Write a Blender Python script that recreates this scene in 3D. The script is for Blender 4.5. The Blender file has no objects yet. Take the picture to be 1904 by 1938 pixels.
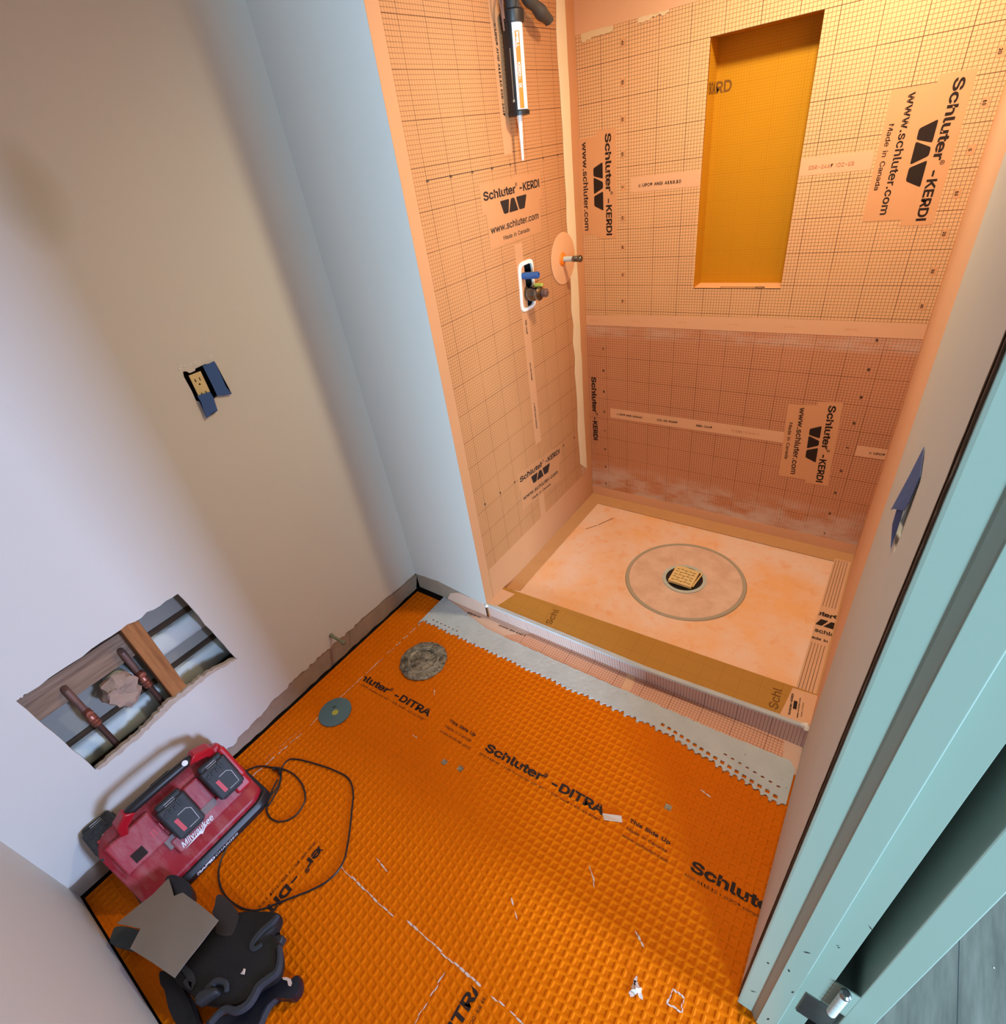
import bpy, bmesh, math, random
from mathutils import Vector, Matrix, noise
random.seed(7)
PI = math.pi
SC = bpy.context.scene
COL = SC.collection

# ---------------------------------------------------------------- camera
cam_d = bpy.data.cameras.new('camera'); cam = bpy.data.objects.new('camera', cam_d); COL.objects.link(cam)
SC.camera = cam
F, PX, PY = 998.1461, 942.266, 981.601
Rw = [[0.8085845, 0.572687, -0.1349843], [0.2399647, -0.530447, -0.8130455], [-0.5372226, 0.6250245, -0.5663359]]      # rows: camera right, down, forward in world axes
cam.matrix_world = Matrix(((Rw[0][0], -Rw[1][0], -Rw[2][0], 1.54076), (Rw[0][1], -Rw[1][1], -Rw[2][1], -1.15817),
                           (Rw[0][2], -Rw[1][2], -Rw[2][2], 1.60753), (0, 0, 0, 1)))
cam_d.sensor_fit = 'HORIZONTAL'; cam_d.sensor_width = 36
cam_d.lens = F * 36 / 1904
BIG = 1938.0   # Blender shifts in units of the larger sensor side
cam_d.shift_x = -(PX - 952) / 1904
cam_d.shift_y = (PY - 969) / 1904
cam_d.clip_start = .01

# ---------------------------------------------------------------- world, lights, exposure
W = bpy.data.worlds.new('world'); SC.world = W; W.use_nodes = True
W.node_tree.nodes['Background'].inputs[0].default_value = (.56, .82, .88, 1)
W.node_tree.nodes['Background'].inputs[1].default_value = .3
def area(name, loc, target, size, power, color, size_y=None, shape='RECTANGLE'):
    l = bpy.data.lights.new(name, 'AREA'); l.shape = shape; l.size = size
    if size_y: l.size_y = size_y
    l.energy = power; l.color = color
    o = bpy.data.objects.new(name, l); COL.objects.link(o); o.location = loc
    o.rotation_euler = (Vector(target) - Vector(loc)).to_track_quat('-Z', 'Y').to_euler()
    return o
LAMP = (1.28, .36, 2.36)
pl = bpy.data.lights.new('shower_lamp_light', 'SPOT'); pl.spot_size = math.radians(168); pl.spot_blend = .75; pl.energy = 60; pl.color = (1, .88, .62); pl.shadow_soft_size = .06
plo = bpy.data.objects.new('shower_lamp_light', pl); COL.objects.link(plo); plo.location = (LAMP[0], LAMP[1], 2.29)
area('hall_window_light', (3.9, -.56, .85), (0, -1.0, .5), .38, 125, (.46, .62, 1), .8)
area('hall_side_light', (7.6, -7.3, 1.3), (.3, .0, 1.2), 2.2, 1600, (.50, .77, 1), 1.8)
SC.view_settings.view_transform = 'Standard'; SC.view_settings.look = 'None'
SC.view_settings.exposure = .2; SC.view_settings.gamma = 1
SC.view_settings.use_curve_mapping = False

# ---------------------------------------------------------------- helpers
def tag(o, label=None, cat=None, group=None, kind=None):
    for k, v in (('label', label), ('category', cat), ('group', group), ('kind', kind)):
        if v: o[k] = v
    return o
def empty(name, loc, label, cat, group=None, rot=None):
    o = bpy.data.objects.new(name, None); COL.objects.link(o); o.empty_display_size = .05
    o.matrix_world = Matrix.Translation(Vector(loc)) @ (rot if rot else Matrix.Identity(4))
    return tag(o, label, cat, group)
def finish(o, parent, smooth, bevel):
    COL.objects.link(o)
    if parent:
        o.parent = parent
        if parent.get('world_parts'): o.matrix_parent_inverse = parent.matrix_world.inverted()
    me = o.data
    if smooth:
        for p in me.polygons: p.use_smooth = True
        if smooth != 'all': me.set_sharp_from_angle(angle=math.radians(40))
    if bevel:
        m = o.modifiers.new('bevel', 'BEVEL'); m.width = bevel; m.segments = 2; m.limit_method = 'ANGLE'
        m.angle_limit = math.radians(35); m.harden_normals = False
    return o
def obj(name, bm, mats, parent=None, smooth=True, bevel=0):
    me = bpy.data.meshes.new(name); bmesh.ops.recalc_face_normals(bm, faces=bm.faces); bm.to_mesh(me); bm.free()
    for m in (mats if isinstance(mats, (list, tuple)) else [mats]): me.materials.append(m)
    return finish(bpy.data.objects.new(name, me), parent, smooth, bevel)
def B(): return bmesh.new()
def box(bm, x0, x1, y0, y1, z0, z1, mi=0, M=None):
    v = [bm.verts.new(M @ Vector((x, y, z)) if M else (x, y, z)) for x in (x0, x1) for y in (y0, y1) for z in (z0, z1)]
    for q in ((0, 1, 3, 2), (4, 6, 7, 5), (0, 4, 5, 1), (2, 3, 7, 6), (0, 2, 6, 4), (1, 5, 7, 3)):
        bm.faces.new([v[i] for i in q]).material_index = mi
def loft(bm, rings, cap=True, mi=0, closed=False):
    R = [[bm.verts.new(p) for p in r] for r in rings]
    n = len(R[0])
    for a, b in zip(R, R[1:] + ([R[0]] if closed else [])):
        for i in range(n): bm.faces.new((a[i], a[(i + 1) % n], b[(i + 1) % n], b[i])).material_index = mi
    if cap and not closed:
        bm.faces.new(R[0][::-1]).material_index = mi; bm.faces.new(R[-1]).material_index = mi
def frame(d):
    d = d.normalized(); a = Vector((0, 0, 1)) if abs(d.z) < .9 else Vector((1, 0, 0))
    u = d.cross(a).normalized(); return u, d.cross(u).normalized()
def tube(bm, pts, r, seg=10, mi=0, closed=False, cap=True):
    P = [Vector(p) for p in pts]; n = len(P); rings = []; u = None
    for i, p in enumerate(P):
        if closed: d = P[(i + 1) % n] - P[i - 1]
        else: d = P[min(i + 1, n - 1)] - P[max(i - 1, 0)]
        if u is None: u, v = frame(d)
        else:
            dn = d.normalized(); u = (u - dn * u.dot(dn)).normalized(); v = dn.cross(u)
        rr = r[i] if isinstance(r, (list, tuple)) else r
        rings.append([p + (u * math.cos(2 * PI * k / seg) + v * math.sin(2 * PI * k / seg)) * rr for k in range(seg)])
    loft(bm, rings, cap, mi, closed)
def lathe(bm, prof, o, ax=(0, 0, 1), seg=32, mi=0, jitter=0, ring=False):
    o = Vector(o); ax = Vector(ax).normalized(); u, v = frame(ax)
    rings = []
    for (r, h) in prof:
        rings.append([o + ax * h + (u * math.cos(2 * PI * k / seg) + v * math.sin(2 * PI * k / seg)) *
                      (r * (1 + jitter * noise.noise(Vector((k * .7, r * 40, h * 40))))) for k in range(seg)])
    loft(bm, rings, not ring, mi, ring)
def catmull(P, n=8, closed=False):
    P = [Vector(p) for p in P]; out = []; N = len(P)
    for i in range(N if closed else N - 1):
        p0 = P[i - 1] if (closed or i) else P[0]; p1 = P[i]; p2 = P[(i + 1) % N]
        p3 = P[(i + 2) % N] if (closed or i + 2 < N) else P[-1]
        for j in range(n):
            t = j / n
            out.append(.5 * ((2 * p1) + (p2 - p0) * t + (2 * p0 - 5 * p1 + 4 * p2 - p3) * t * t + (3 * p1 - p0 - 3 * p2 + p3) * t ** 3))
    if not closed: out.append(P[-1])
    return out
def fill2d(splines, thick=0, offset=0):
    """flat area with holes from 2D outlines -> mesh in the xy plane, z from -thick/2 to thick/2"""
    cu = bpy.data.curves.new('tmp', 'CURVE'); cu.dimensions = '2D'; cu.fill_mode = 'BOTH'; cu.extrude = thick / 2; cu.offset = offset
    for s in splines:
        sp = cu.splines.new('POLY'); sp.points.add(len(s) - 1); sp.use_cyclic_u = True
        for i, p in enumerate(s): sp.points[i].co = (p[0], p[1], 0, 1)
    o = bpy.data.objects.new('tmp', cu); COL.objects.link(o)
    me = bpy.data.meshes.new_from_object(o.evaluated_get(bpy.context.evaluated_depsgraph_get()))
    bpy.data.objects.remove(o); bpy.data.curves.remove(cu)
    return me
MAP = {'x': lambda a, b, c: (c, a, b), 'y': lambda a, b, c: (a, c, b), 'z': lambda a, b, c: (a, b, c)}
def sheet(name, axis, c0, c1, outer, holes, mats, parent=None, bevel=0):
    """slab between c0 and c1 along axis, outline in the two other axes"""
    me = fill2d([outer] + list(holes), abs(c1 - c0)); mid = (c0 + c1) / 2; f = MAP[axis]
    me.name = name
    for v in me.vertices: v.co = f(v.co.x, v.co.y, mid + v.co.z)
    bm = B(); bm.from_mesh(me); bmesh.ops.remove_doubles(bm, verts=bm.verts, dist=1e-5)
    bpy.data.meshes.remove(me)
    return obj(name, bm, mats, parent, smooth=False, bevel=bevel)
def addsheet(bm, axis, c0, c1, outer, holes=(), mi=0):
    me = fill2d([outer] + list(holes), abs(c1 - c0)); mid = (c0 + c1) / 2; f = MAP[axis]
    for v in me.vertices: v.co = f(v.co.x, v.co.y, mid + v.co.z)
    n0 = len(bm.faces); bm.from_mesh(me); bm.faces.ensure_lookup_table()
    for q in bm.faces[n0:]: q.material_index = mi
    bpy.data.meshes.remove(me)
def R4(a0, a1, b0, b1): return [(a0, b0), (a1, b0), (a1, b1), (a0, b1)]
def rag(p, q, n, amp, seed=0):
    """points from p to q (q left out) with a torn edge"""
    out = []; r = random.Random(seed)
    dx, dy = q[0] - p[0], q[1] - p[1]; L = math.hypot(dx, dy); nx, ny = -dy / L, dx / L
    for i in range(n):
        t = i / n; k = (r.random() * 2 - 1) * amp if i else 0
        out.append((p[0] + dx * t + nx * k, p[1] + dy * t + ny * k))
    return out

# ---------------------------------------------------------------- lettering
GL = {",":[188,[[38,-119,68,71,137,71,84,-119]]],"-":[453,[[337,244,337,188,114,188,114,244]]],".":[188,[[95,-4,78,-1,63,9,53,24,50,41,53,59,63,73,78,83,95,87,113,83,128,73,138,59,141,41,138,24,128,9,113,-1]]],"0":[453,[[227,-7,174,1,130,24,95,62,69,113,57,155,50,202,48,254,50,306,57,353,69,395,95,447,130,484,174,508,227,516,279,508,323,484,358,447,384,395,396,353,403,306,405,254,403,202,396,155,384,113,359,62,323,24,279,1],[227,50,261,56,290,74,313,103,330,144,340,194,344,254,340,314,330,365,313,405,290,435,261,453,227,460,192,453,163,435,140,405,123,365,113,314,109,254,113,194,123,144,140,103,163,74,192,56]]],"1":[453,[[76,0,76,55,391,55,391,0],[276,509,276,0,212,0,212,448,209,448,86,358,86,427,198,509]]],"2":[453,[[64,0,64,47,234,229,261,257,282,282,299,305,311,327,318,348,320,371,317,397,308,419,293,436,273,449,250,457,224,460,196,457,172,447,153,433,139,413,130,390,127,362,66,362,71,405,86,442,111,473,143,496,182,511,225,516,268,511,306,497,337,474,361,445,376,411,381,372,378,345,371,318,357,290,336,259,306,223,267,180,153,60,153,57,389,57,389,0]]],"3":[453,[[218,-7,173,-3,133,10,98,30,70,57,52,91,44,132,109,132,115,107,126,87,144,71,165,59,191,52,219,50,248,53,275,61,297,74,315,93,325,116,329,145,326,172,316,196,299,217,275,234,242,244,201,248,157,248,157,299,288,448,288,452,70,452,70,509,372,509,372,461,211,278,211,289,264,288,308,276,344,253,371,222,387,186,393,145,387,103,370,66,344,36,309,12,266,-2]]],"4":[453,[[40,105,40,158,247,509,311,509,109,166,109,163,413,163,413,105],[282,0,282,121,282,146,282,318,343,318,343,0]]],"5":[453,[[221,-7,178,-2,140,11,108,32,83,60,66,93,60,130,122,130,127,108,138,89,154,73,173,60,196,52,221,50,250,53,276,64,298,82,314,104,324,131,328,162,324,193,314,221,297,244,275,262,248,273,218,277,192,275,167,268,145,258,128,246,67,253,96,509,366,509,366,452,151,452,134,301,136,301,155,315,178,325,203,331,229,334,263,330,294,321,321,306,345,285,364,260,379,231,388,199,391,163,385,117,369,76,343,41,309,15,268,-1]]],"6":[453,[[226,-7,182,-1,142,15,109,40,84,74,69,115,64,162,68,199,80,239,102,285,137,340,252,509,322,509,151,261,145,261,154,275,165,288,179,299,196,307,214,312,235,314,278,309,316,295,346,271,370,240,384,201,389,157,384,112,368,73,343,39,310,14,271,-2],[226,48,254,52,279,63,299,79,314,101,324,128,327,157,324,187,314,213,299,235,279,251,254,262,226,265,198,262,174,252,153,235,138,214,128,188,125,158,128,128,138,102,153,79,174,63,198,52]]],"7":[453,[[97,0,323,448,323,452,62,452,62,509,391,509,391,449,165,0]]],"8":[453,[[226,-7,178,-2,136,11,101,33,74,62,57,96,52,135,55,166,65,195,81,220,101,241,125,256,153,265,153,267,119,282,93,308,76,342,70,380,75,417,90,450,114,477,146,498,184,511,226,516,269,511,306,498,337,477,361,450,377,417,382,380,376,342,359,308,333,282,300,267,300,265,327,256,351,241,372,220,387,195,397,166,401,135,395,96,378,62,352,33,317,11,275,-2],[226,49,258,52,285,60,307,74,323,91,333,113,337,139,333,165,322,189,305,208,283,223,256,232,226,235,196,232,169,223,147,208,130,189,119,165,115,139,119,113,129,91,145,74,167,60,195,52],[226,290,252,292,274,300,293,313,307,330,316,351,319,376,316,399,308,420,294,437,275,449,252,457,226,460,200,457,177,449,159,437,145,420,136,399,133,376,136,351,145,330,159,313,178,300,201,292]]],"9":[453,[[226,516,271,510,310,494,343,468,368,434,384,393,389,347,385,309,373,270,350,224,315,168,200,0,130,0,301,248,307,248,299,234,287,221,273,210,257,202,238,196,218,195,175,199,137,214,106,237,83,269,68,307,64,352,69,397,85,436,110,469,143,494,182,510],[226,460,199,457,174,446,154,429,138,407,129,381,125,352,129,322,138,295,154,274,174,257,199,247,226,243,254,247,279,257,299,273,314,295,324,321,327,350,324,381,314,407,299,429,279,446,254,457]]],"A":[480,[[16,0,201,509,276,509,463,0,395,0,287,302,276,334,264,372,250,420,232,478,245,478,228,419,213,371,201,333,191,302,85,0],[110,142,110,199,370,199,370,142]]],"B":[456,[[60,0,60,509,241,509,289,504,329,491,359,469,381,442,394,410,398,374,395,344,387,320,373,301,356,286,336,275,315,267,315,262,339,257,363,245,385,227,402,203,414,173,418,136,413,100,400,67,377,39,344,18,301,4,247,0],[125,57,245,57,296,63,330,80,349,105,355,137,352,161,342,184,327,203,306,218,279,228,248,231,125,231],[125,285,238,285,265,288,288,296,308,309,323,326,333,348,336,372,330,403,313,429,283,446,240,452,125,452]]],"C":[510,[[267,-7,225,-3,186,7,150,25,119,49,92,79,70,115,53,157,44,203,40,254,44,305,53,352,70,393,92,429,119,459,150,484,186,501,225,512,267,516,305,513,340,504,373,490,402,471,427,447,448,418,463,385,473,348,408,348,401,373,389,395,375,413,357,428,337,440,315,449,292,454,267,456,223,450,184,432,150,403,125,364,109,314,103,254,109,194,125,145,151,105,184,76,223,59,267,53,292,55,315,60,337,69,357,81,375,96,389,114,401,136,408,160,473,160,463,124,448,91,428,62,402,38,373,19,341,5,305,-4]]],"D":[502,[[219,0,96,0,96,57,215,57,272,63,318,81,354,110,379,149,394,198,399,255,394,312,379,361,354,399,320,428,275,446,221,452,93,452,93,509,225,509,273,505,315,495,353,478,399,441,433,391,449,351,458,306,462,255,458,205,449,159,433,119,411,83,384,54,351,31,312,14,268,3],[125,509,125,0,60,0,60,509]]],"E":[419,[[60,0,60,509,372,509,372,452,125,452,125,286,355,286,355,229,125,229,125,57,375,57,375,0]]],"G":[520,[[269,-7,225,-3,185,7,149,25,118,49,91,79,69,116,53,157,43,203,40,254,43,305,53,352,69,393,91,429,117,459,149,484,184,501,223,512,265,516,304,513,340,504,374,489,403,469,429,445,449,416,465,384,474,349,408,349,399,372,387,393,373,411,356,427,337,439,315,448,291,454,265,456,222,450,183,432,150,404,125,364,109,314,103,254,109,194,125,145,151,105,184,76,224,59,269,53,309,57,345,71,374,93,396,123,410,160,415,202,434,199,283,199,283,256,478,256,478,200,471,141,451,91,419,50,377,19,326,0]]],"H":[517,[[60,0,60,509,125,509,125,289,392,289,392,509,457,509,457,0,392,0,392,232,125,232,125,0]]],"I":[188,[[60,509,128,509,128,0,60,0]]],"K":[467,[[104,145,104,216,122,239,139,261,157,282,174,303,193,324,212,344,364,509,448,509,231,276,228,276],[60,0,60,509,125,509,125,334,124,225,125,193,125,0],[372,0,188,259,228,309,449,0]]],"L":[393,[[60,0,60,509,125,509,125,57,361,57,361,0]]],"M":[628,[[60,0,60,509,152,509,277,187,282,174,287,159,299,123,305,103,311,84,322,49,307,49,318,83,330,121,342,158,348,174,352,187,476,509,568,509,568,0,504,0,504,291,504,327,505,369,506,413,507,457,513,457,505,433,498,409,482,363,474,341,467,322,456,291,342,0,286,0,170,291,165,304,159,321,145,361,137,384,129,408,121,432,112,457,119,457,120,416,121,372,122,328,122,291,122,0]]],"N":[523,[[60,0,60,509,136,509,343,183,352,169,363,151,375,130,388,107,401,82,414,55,405,54,402,81,401,108,400,134,399,157,399,195,399,509,463,509,463,0,387,0,202,290,190,310,177,331,164,354,148,381,108,452,119,454,122,384,123,354,124,328,125,307,125,291,125,0]]],"O":[533,[[267,-7,225,-3,186,7,150,25,119,49,92,79,70,115,53,157,44,203,40,254,44,305,53,352,70,393,92,429,119,459,150,484,186,501,225,512,267,516,309,512,348,501,384,484,415,459,442,429,464,393,480,352,490,305,493,254,490,203,480,157,464,115,442,79,415,49,384,25,348,7,309,-3],[267,53,310,59,349,76,383,105,408,144,425,194,430,254,425,314,408,365,383,404,349,433,310,450,267,456,223,450,184,433,151,404,125,364,109,314,103,254,109,194,125,144,151,105,184,76,223,59]]],"P":[445,[[60,0,60,509,235,509,289,503,332,487,366,462,390,430,404,391,409,348,404,304,390,265,366,233,332,207,289,191,235,186,109,186,109,242,233,242,269,246,297,256,318,272,333,294,342,319,344,348,342,376,333,402,318,423,297,439,268,449,232,452,125,452,125,0]]],"R":[449,[[60,0,60,509,236,509,290,504,333,489,367,465,390,433,405,395,409,352,405,309,390,271,367,240,333,217,289,203,236,198,96,198,96,255,234,255,269,258,298,267,319,281,334,300,342,324,345,352,342,380,334,405,319,425,298,440,269,449,233,452,125,452,125,0],[353,0,230,229,303,229,428,0]]],"S":[447,[[224,-9,172,-4,128,9,91,31,64,60,46,96,38,137,104,137,110,110,123,88,142,71,166,59,194,52,224,49,257,52,286,60,311,74,329,92,341,114,346,139,342,161,332,179,316,193,296,205,272,214,245,222,184,239,128,260,86,289,60,326,52,372,58,413,75,448,102,476,138,498,180,511,227,516,275,511,316,498,351,476,377,449,394,415,401,378,337,378,326,412,302,437,267,453,225,459,194,456,167,448,145,435,129,418,118,398,115,376,119,352,131,334,148,319,169,308,191,300,212,293,264,279,287,272,312,264,336,252,359,238,379,220,395,198,405,171,408,139,403,99,386,64,360,34,323,11,278,-4]]],"T":[449,[[32,452,32,509,417,509,417,452,257,452,257,0,193,0,193,452]]],"U":[517,[[259,-8,203,-2,154,15,114,43,85,80,66,124,60,173,60,509,124,509,124,178,128,144,141,113,160,87,187,68,220,56,259,52,298,56,331,68,357,87,377,113,389,144,393,178,393,509,457,509,457,173,451,124,433,80,403,43,363,15,315,-2]]],"X":[474,[[18,0,217,284,217,236,29,509,104,509,178,400,192,379,204,361,214,345,223,329,233,312,243,292,232,292,243,311,252,329,261,345,272,361,284,379,298,400,374,509,446,509,259,239,259,287,456,0,382,0,292,129,279,149,268,165,259,180,250,195,241,212,230,231,244,231,235,213,225,196,216,181,206,166,195,149,182,129,91,0]]],"a":[389,[[160,-9,126,-5,94,5,68,22,48,45,35,73,30,108,34,138,43,161,58,179,78,193,100,203,125,211,152,216,178,220,209,224,234,227,252,230,265,235,273,243,276,255,276,257,273,279,267,297,256,311,240,322,220,329,196,331,171,329,149,322,132,313,118,301,107,288,100,274,41,291,57,322,79,346,104,364,133,375,163,382,194,384,215,383,239,379,263,372,286,360,306,343,322,320,333,290,337,251,337,0,277,0,277,52,272,52,264,38,252,25,236,12,215,1,190,-6],[170,45,202,49,228,59,248,74,263,93,272,115,276,138,276,190,270,186,259,182,246,179,231,176,216,173,200,171,175,168,154,164,134,159,117,150,103,139,95,124,92,105,94,87,102,72,114,61,130,52,149,47]]],"c":[396,[[207,-8,159,-2,117,16,82,46,56,85,40,133,34,187,40,243,56,291,82,330,117,360,159,378,207,384,234,383,260,377,284,368,305,356,324,341,340,322,353,301,362,277,303,262,298,276,290,289,281,301,270,311,257,319,242,325,226,329,207,330,173,325,145,310,124,287,108,258,99,224,96,187,99,151,108,117,124,89,145,66,173,51,207,46,226,48,243,52,258,58,271,66,282,76,292,89,299,102,304,117,363,102,354,78,341,56,325,37,306,21,285,9,261,-1,235,-6]]],"d":[424,[[195,-8,151,-2,111,16,79,45,55,84,39,133,34,189,39,245,55,293,79,332,112,361,151,378,196,384,228,381,253,373,272,360,287,346,298,331,306,319,311,319,311,509,372,509,372,0,313,0,313,59,307,59,298,46,287,31,272,17,252,4,227,-5],[205,47,236,51,263,65,284,86,299,115,309,150,312,189,309,229,300,263,284,291,263,312,237,325,205,330,172,325,145,311,124,290,108,261,99,227,96,189,99,151,109,117,124,88,145,66,172,51]]],"e":[404,[[212,-8,161,-2,117,16,82,46,56,85,40,132,34,187,39,242,55,290,81,329,115,359,157,378,205,384,236,382,266,374,294,361,319,341,341,315,357,282,368,242,371,194,371,169,99,169,107,118,128,80,151,61,179,50,212,46,234,48,254,53,271,61,285,73,300,72,314,80,368,66,353,63,335,39,311,19,283,4,249,-5],[309,221,307,237,298,269,283,294,263,314,237,326,205,330,173,326,146,313,125,294,109,270,99,241,98,221]]],"h":[410,[[114,227,114,0,53,0,53,509,114,509,114,287,102,287,124,332,152,362,187,379,227,384,264,380,295,369,321,349,341,321,353,285,357,240,357,0,296,0,296,235,290,275,273,304,246,323,210,329,184,326,161,317,141,303,126,283,117,257]]],"i":[167,[[53,0,53,379,114,379,114,0],[84,443,67,446,54,455,44,468,41,483,44,499,54,512,67,521,84,524,100,521,114,512,123,499,126,483,123,468,114,455,100,446]]],"k":[381,[[110,137,110,212,121,212,284,379,360,379,184,199,177,199],[53,0,53,509,114,509,114,0],[294,0,148,186,191,229,372,0]]],"l":[189,[[139,-2,101,3,74,20,58,47,53,84,53,509,114,509,114,99,115,77,120,62,130,54,146,52,160,53,170,54,181,3,172,1,162,-1,151,-2]]],"m":[610,[[53,0,53,379,112,379,112,295,108,295,118,323,132,346,151,363,172,376,195,384,219,386,257,380,287,361,309,331,321,295,312,295,322,321,337,343,357,361,381,375,407,383,437,386,468,383,497,372,522,354,541,328,553,296,557,255,557,0,496,0,496,254,490,289,473,313,447,326,419,330,395,328,374,320,358,307,345,290,338,270,335,247,335,0,274,0,274,260,269,288,253,311,229,326,199,330,178,328,158,320,140,307,126,289,117,266,114,238,114,0]]],"n":[410,[[114,227,114,0,53,0,53,379,112,379,112,287,102,287,124,332,152,362,187,379,227,384,264,380,295,369,321,349,341,321,353,285,357,240,357,0,296,0,296,235,290,275,273,304,246,323,210,329,184,326,161,317,141,303,126,283,117,257]]],"o":[415,[[207,-8,159,-2,117,16,82,46,56,85,40,133,34,187,40,243,56,291,82,330,117,360,159,378,207,384,256,378,299,360,333,330,359,291,376,243,381,187,376,133,359,85,333,46,299,16,256,-2],[207,46,242,51,270,66,292,89,307,117,316,151,319,187,316,224,307,258,292,287,270,310,242,325,207,330,173,325,145,310,124,287,108,258,99,224,96,187,99,151,108,117,124,89,145,66,173,51]]],"p":[424,[[53,-143,53,379,112,379,112,319,118,319,126,331,137,346,152,360,171,373,197,381,229,384,274,378,313,361,345,332,370,293,385,245,390,189,385,133,370,84,346,45,313,16,274,-2,229,-8,198,-5,173,4,153,17,138,31,127,46,118,59,114,59,114,-143],[220,47,253,51,279,66,301,88,316,117,325,151,328,189,325,227,316,261,301,290,280,311,253,325,220,330,188,325,161,312,140,291,125,263,116,229,113,189,116,150,125,115,140,86,162,65,188,51]]],"r":[259,[[53,0,53,379,112,379,112,321,115,321,130,347,152,367,181,380,213,385,229,384,243,384,243,322,230,324,219,325,207,326,182,323,159,315,140,301,126,284,117,262,114,237,114,0]]],"s":[365,[[182,-8,145,-5,112,3,84,18,62,38,45,63,36,94,94,107,105,79,124,60,150,49,181,45,217,50,244,62,262,81,268,103,265,121,254,136,237,147,212,155,149,170,104,186,72,208,53,237,47,274,51,305,65,332,87,354,115,370,149,381,187,384,223,381,254,372,279,358,299,339,314,316,324,290,268,277,258,298,243,316,219,328,187,333,156,329,131,317,114,299,109,277,112,258,124,243,144,232,172,223,229,209,275,194,306,171,325,142,331,107,326,75,312,47,290,24,260,6,223,-5]]],"t":[227,[[88,480,150,480,150,105,154,76,170,60,196,54,224,56,230,4,188,-5,142,2,108,26,91,64,88,100],[14,376,224,376,224,324,14,324]]],"u":[410,[[182,-5,146,-1,115,11,89,31,69,59,57,95,53,139,53,379,114,379,114,144,119,105,137,75,164,56,200,50,226,53,249,62,268,77,283,97,293,122,296,153,296,379,357,379,357,0,298,0,298,92,307,92,286,47,257,17,222,0]]],"w":[567,[[138,0,23,379,87,379,133,214,143,177,154,137,165,91,175,41,165,41,175,90,186,135,196,176,206,214,252,379,316,379,362,214,371,176,382,136,392,91,402,41,391,41,402,90,413,135,423,176,434,214,480,379,545,379,429,0,368,0,319,172,305,225,297,252,291,280,277,338,291,338,277,280,270,252,263,225,255,198,248,172,199,0]]],"\u00ae":[463,[[231,118,192,122,154,134,121,152,91,177,67,206,48,240,37,277,33,317,37,357,48,394,67,428,91,457,121,482,154,500,192,512,231,516,271,512,309,500,343,482,372,457,396,428,415,394,426,357,430,317,426,277,415,240,396,206,372,177,343,152,309,134,271,122],[231,166,271,171,307,187,338,210,362,241,377,277,382,317,377,357,362,393,338,423,307,447,271,462,231,467,192,462,156,447,125,423,101,393,86,357,81,317,86,277,101,241,125,210,156,187,192,171],[273,226,228,312,273,312,319,226],[161,226,161,409,253,409,266,407,279,402,292,394,302,383,309,368,311,350,309,332,302,316,291,304,278,295,264,289,250,287,185,287,185,319,239,319,248,321,257,327,264,337,267,350,264,364,257,372,248,376,239,378,203,378,203,226]]],"\u2022":[389,[[194,93,166,96,139,107,117,124,100,147,89,173,85,202,89,231,100,257,117,279,139,296,166,307,194,311,223,307,249,296,272,279,289,257,300,231,304,202,300,173,289,147,272,124,249,107,223,96]]],"\u2122":[424,[[289,326,209,509,242,509,298,375,354,509,387,509,307,326],[202,326,202,509,235,509,235,326],[361,326,361,509,394,509,394,326],[82,326,82,492,115,492,115,326],[27,480,27,509,170,509,170,480]]]}
def embolden(P, d):
    P = [p for i, p in enumerate(P) if math.dist(p, P[i - 1]) > 1e-4]
    out = []; n = len(P)
    for i in range(n):
        p = Vector(P[i]); a = (p - Vector(P[i - 1])).normalized(); b = (Vector(P[(i + 1) % n]) - p).normalized()
        na = Vector((-a.y, a.x)); nb = Vector((-b.y, b.x)); m = na + nb
        if m.length < .3: m = na
        m.normalize(); k = 1 / max(.5, m.dot(na)); q = p + m * d * k * SGN; out.append((q.x, q.y))
    return out
SGN = 1
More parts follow.
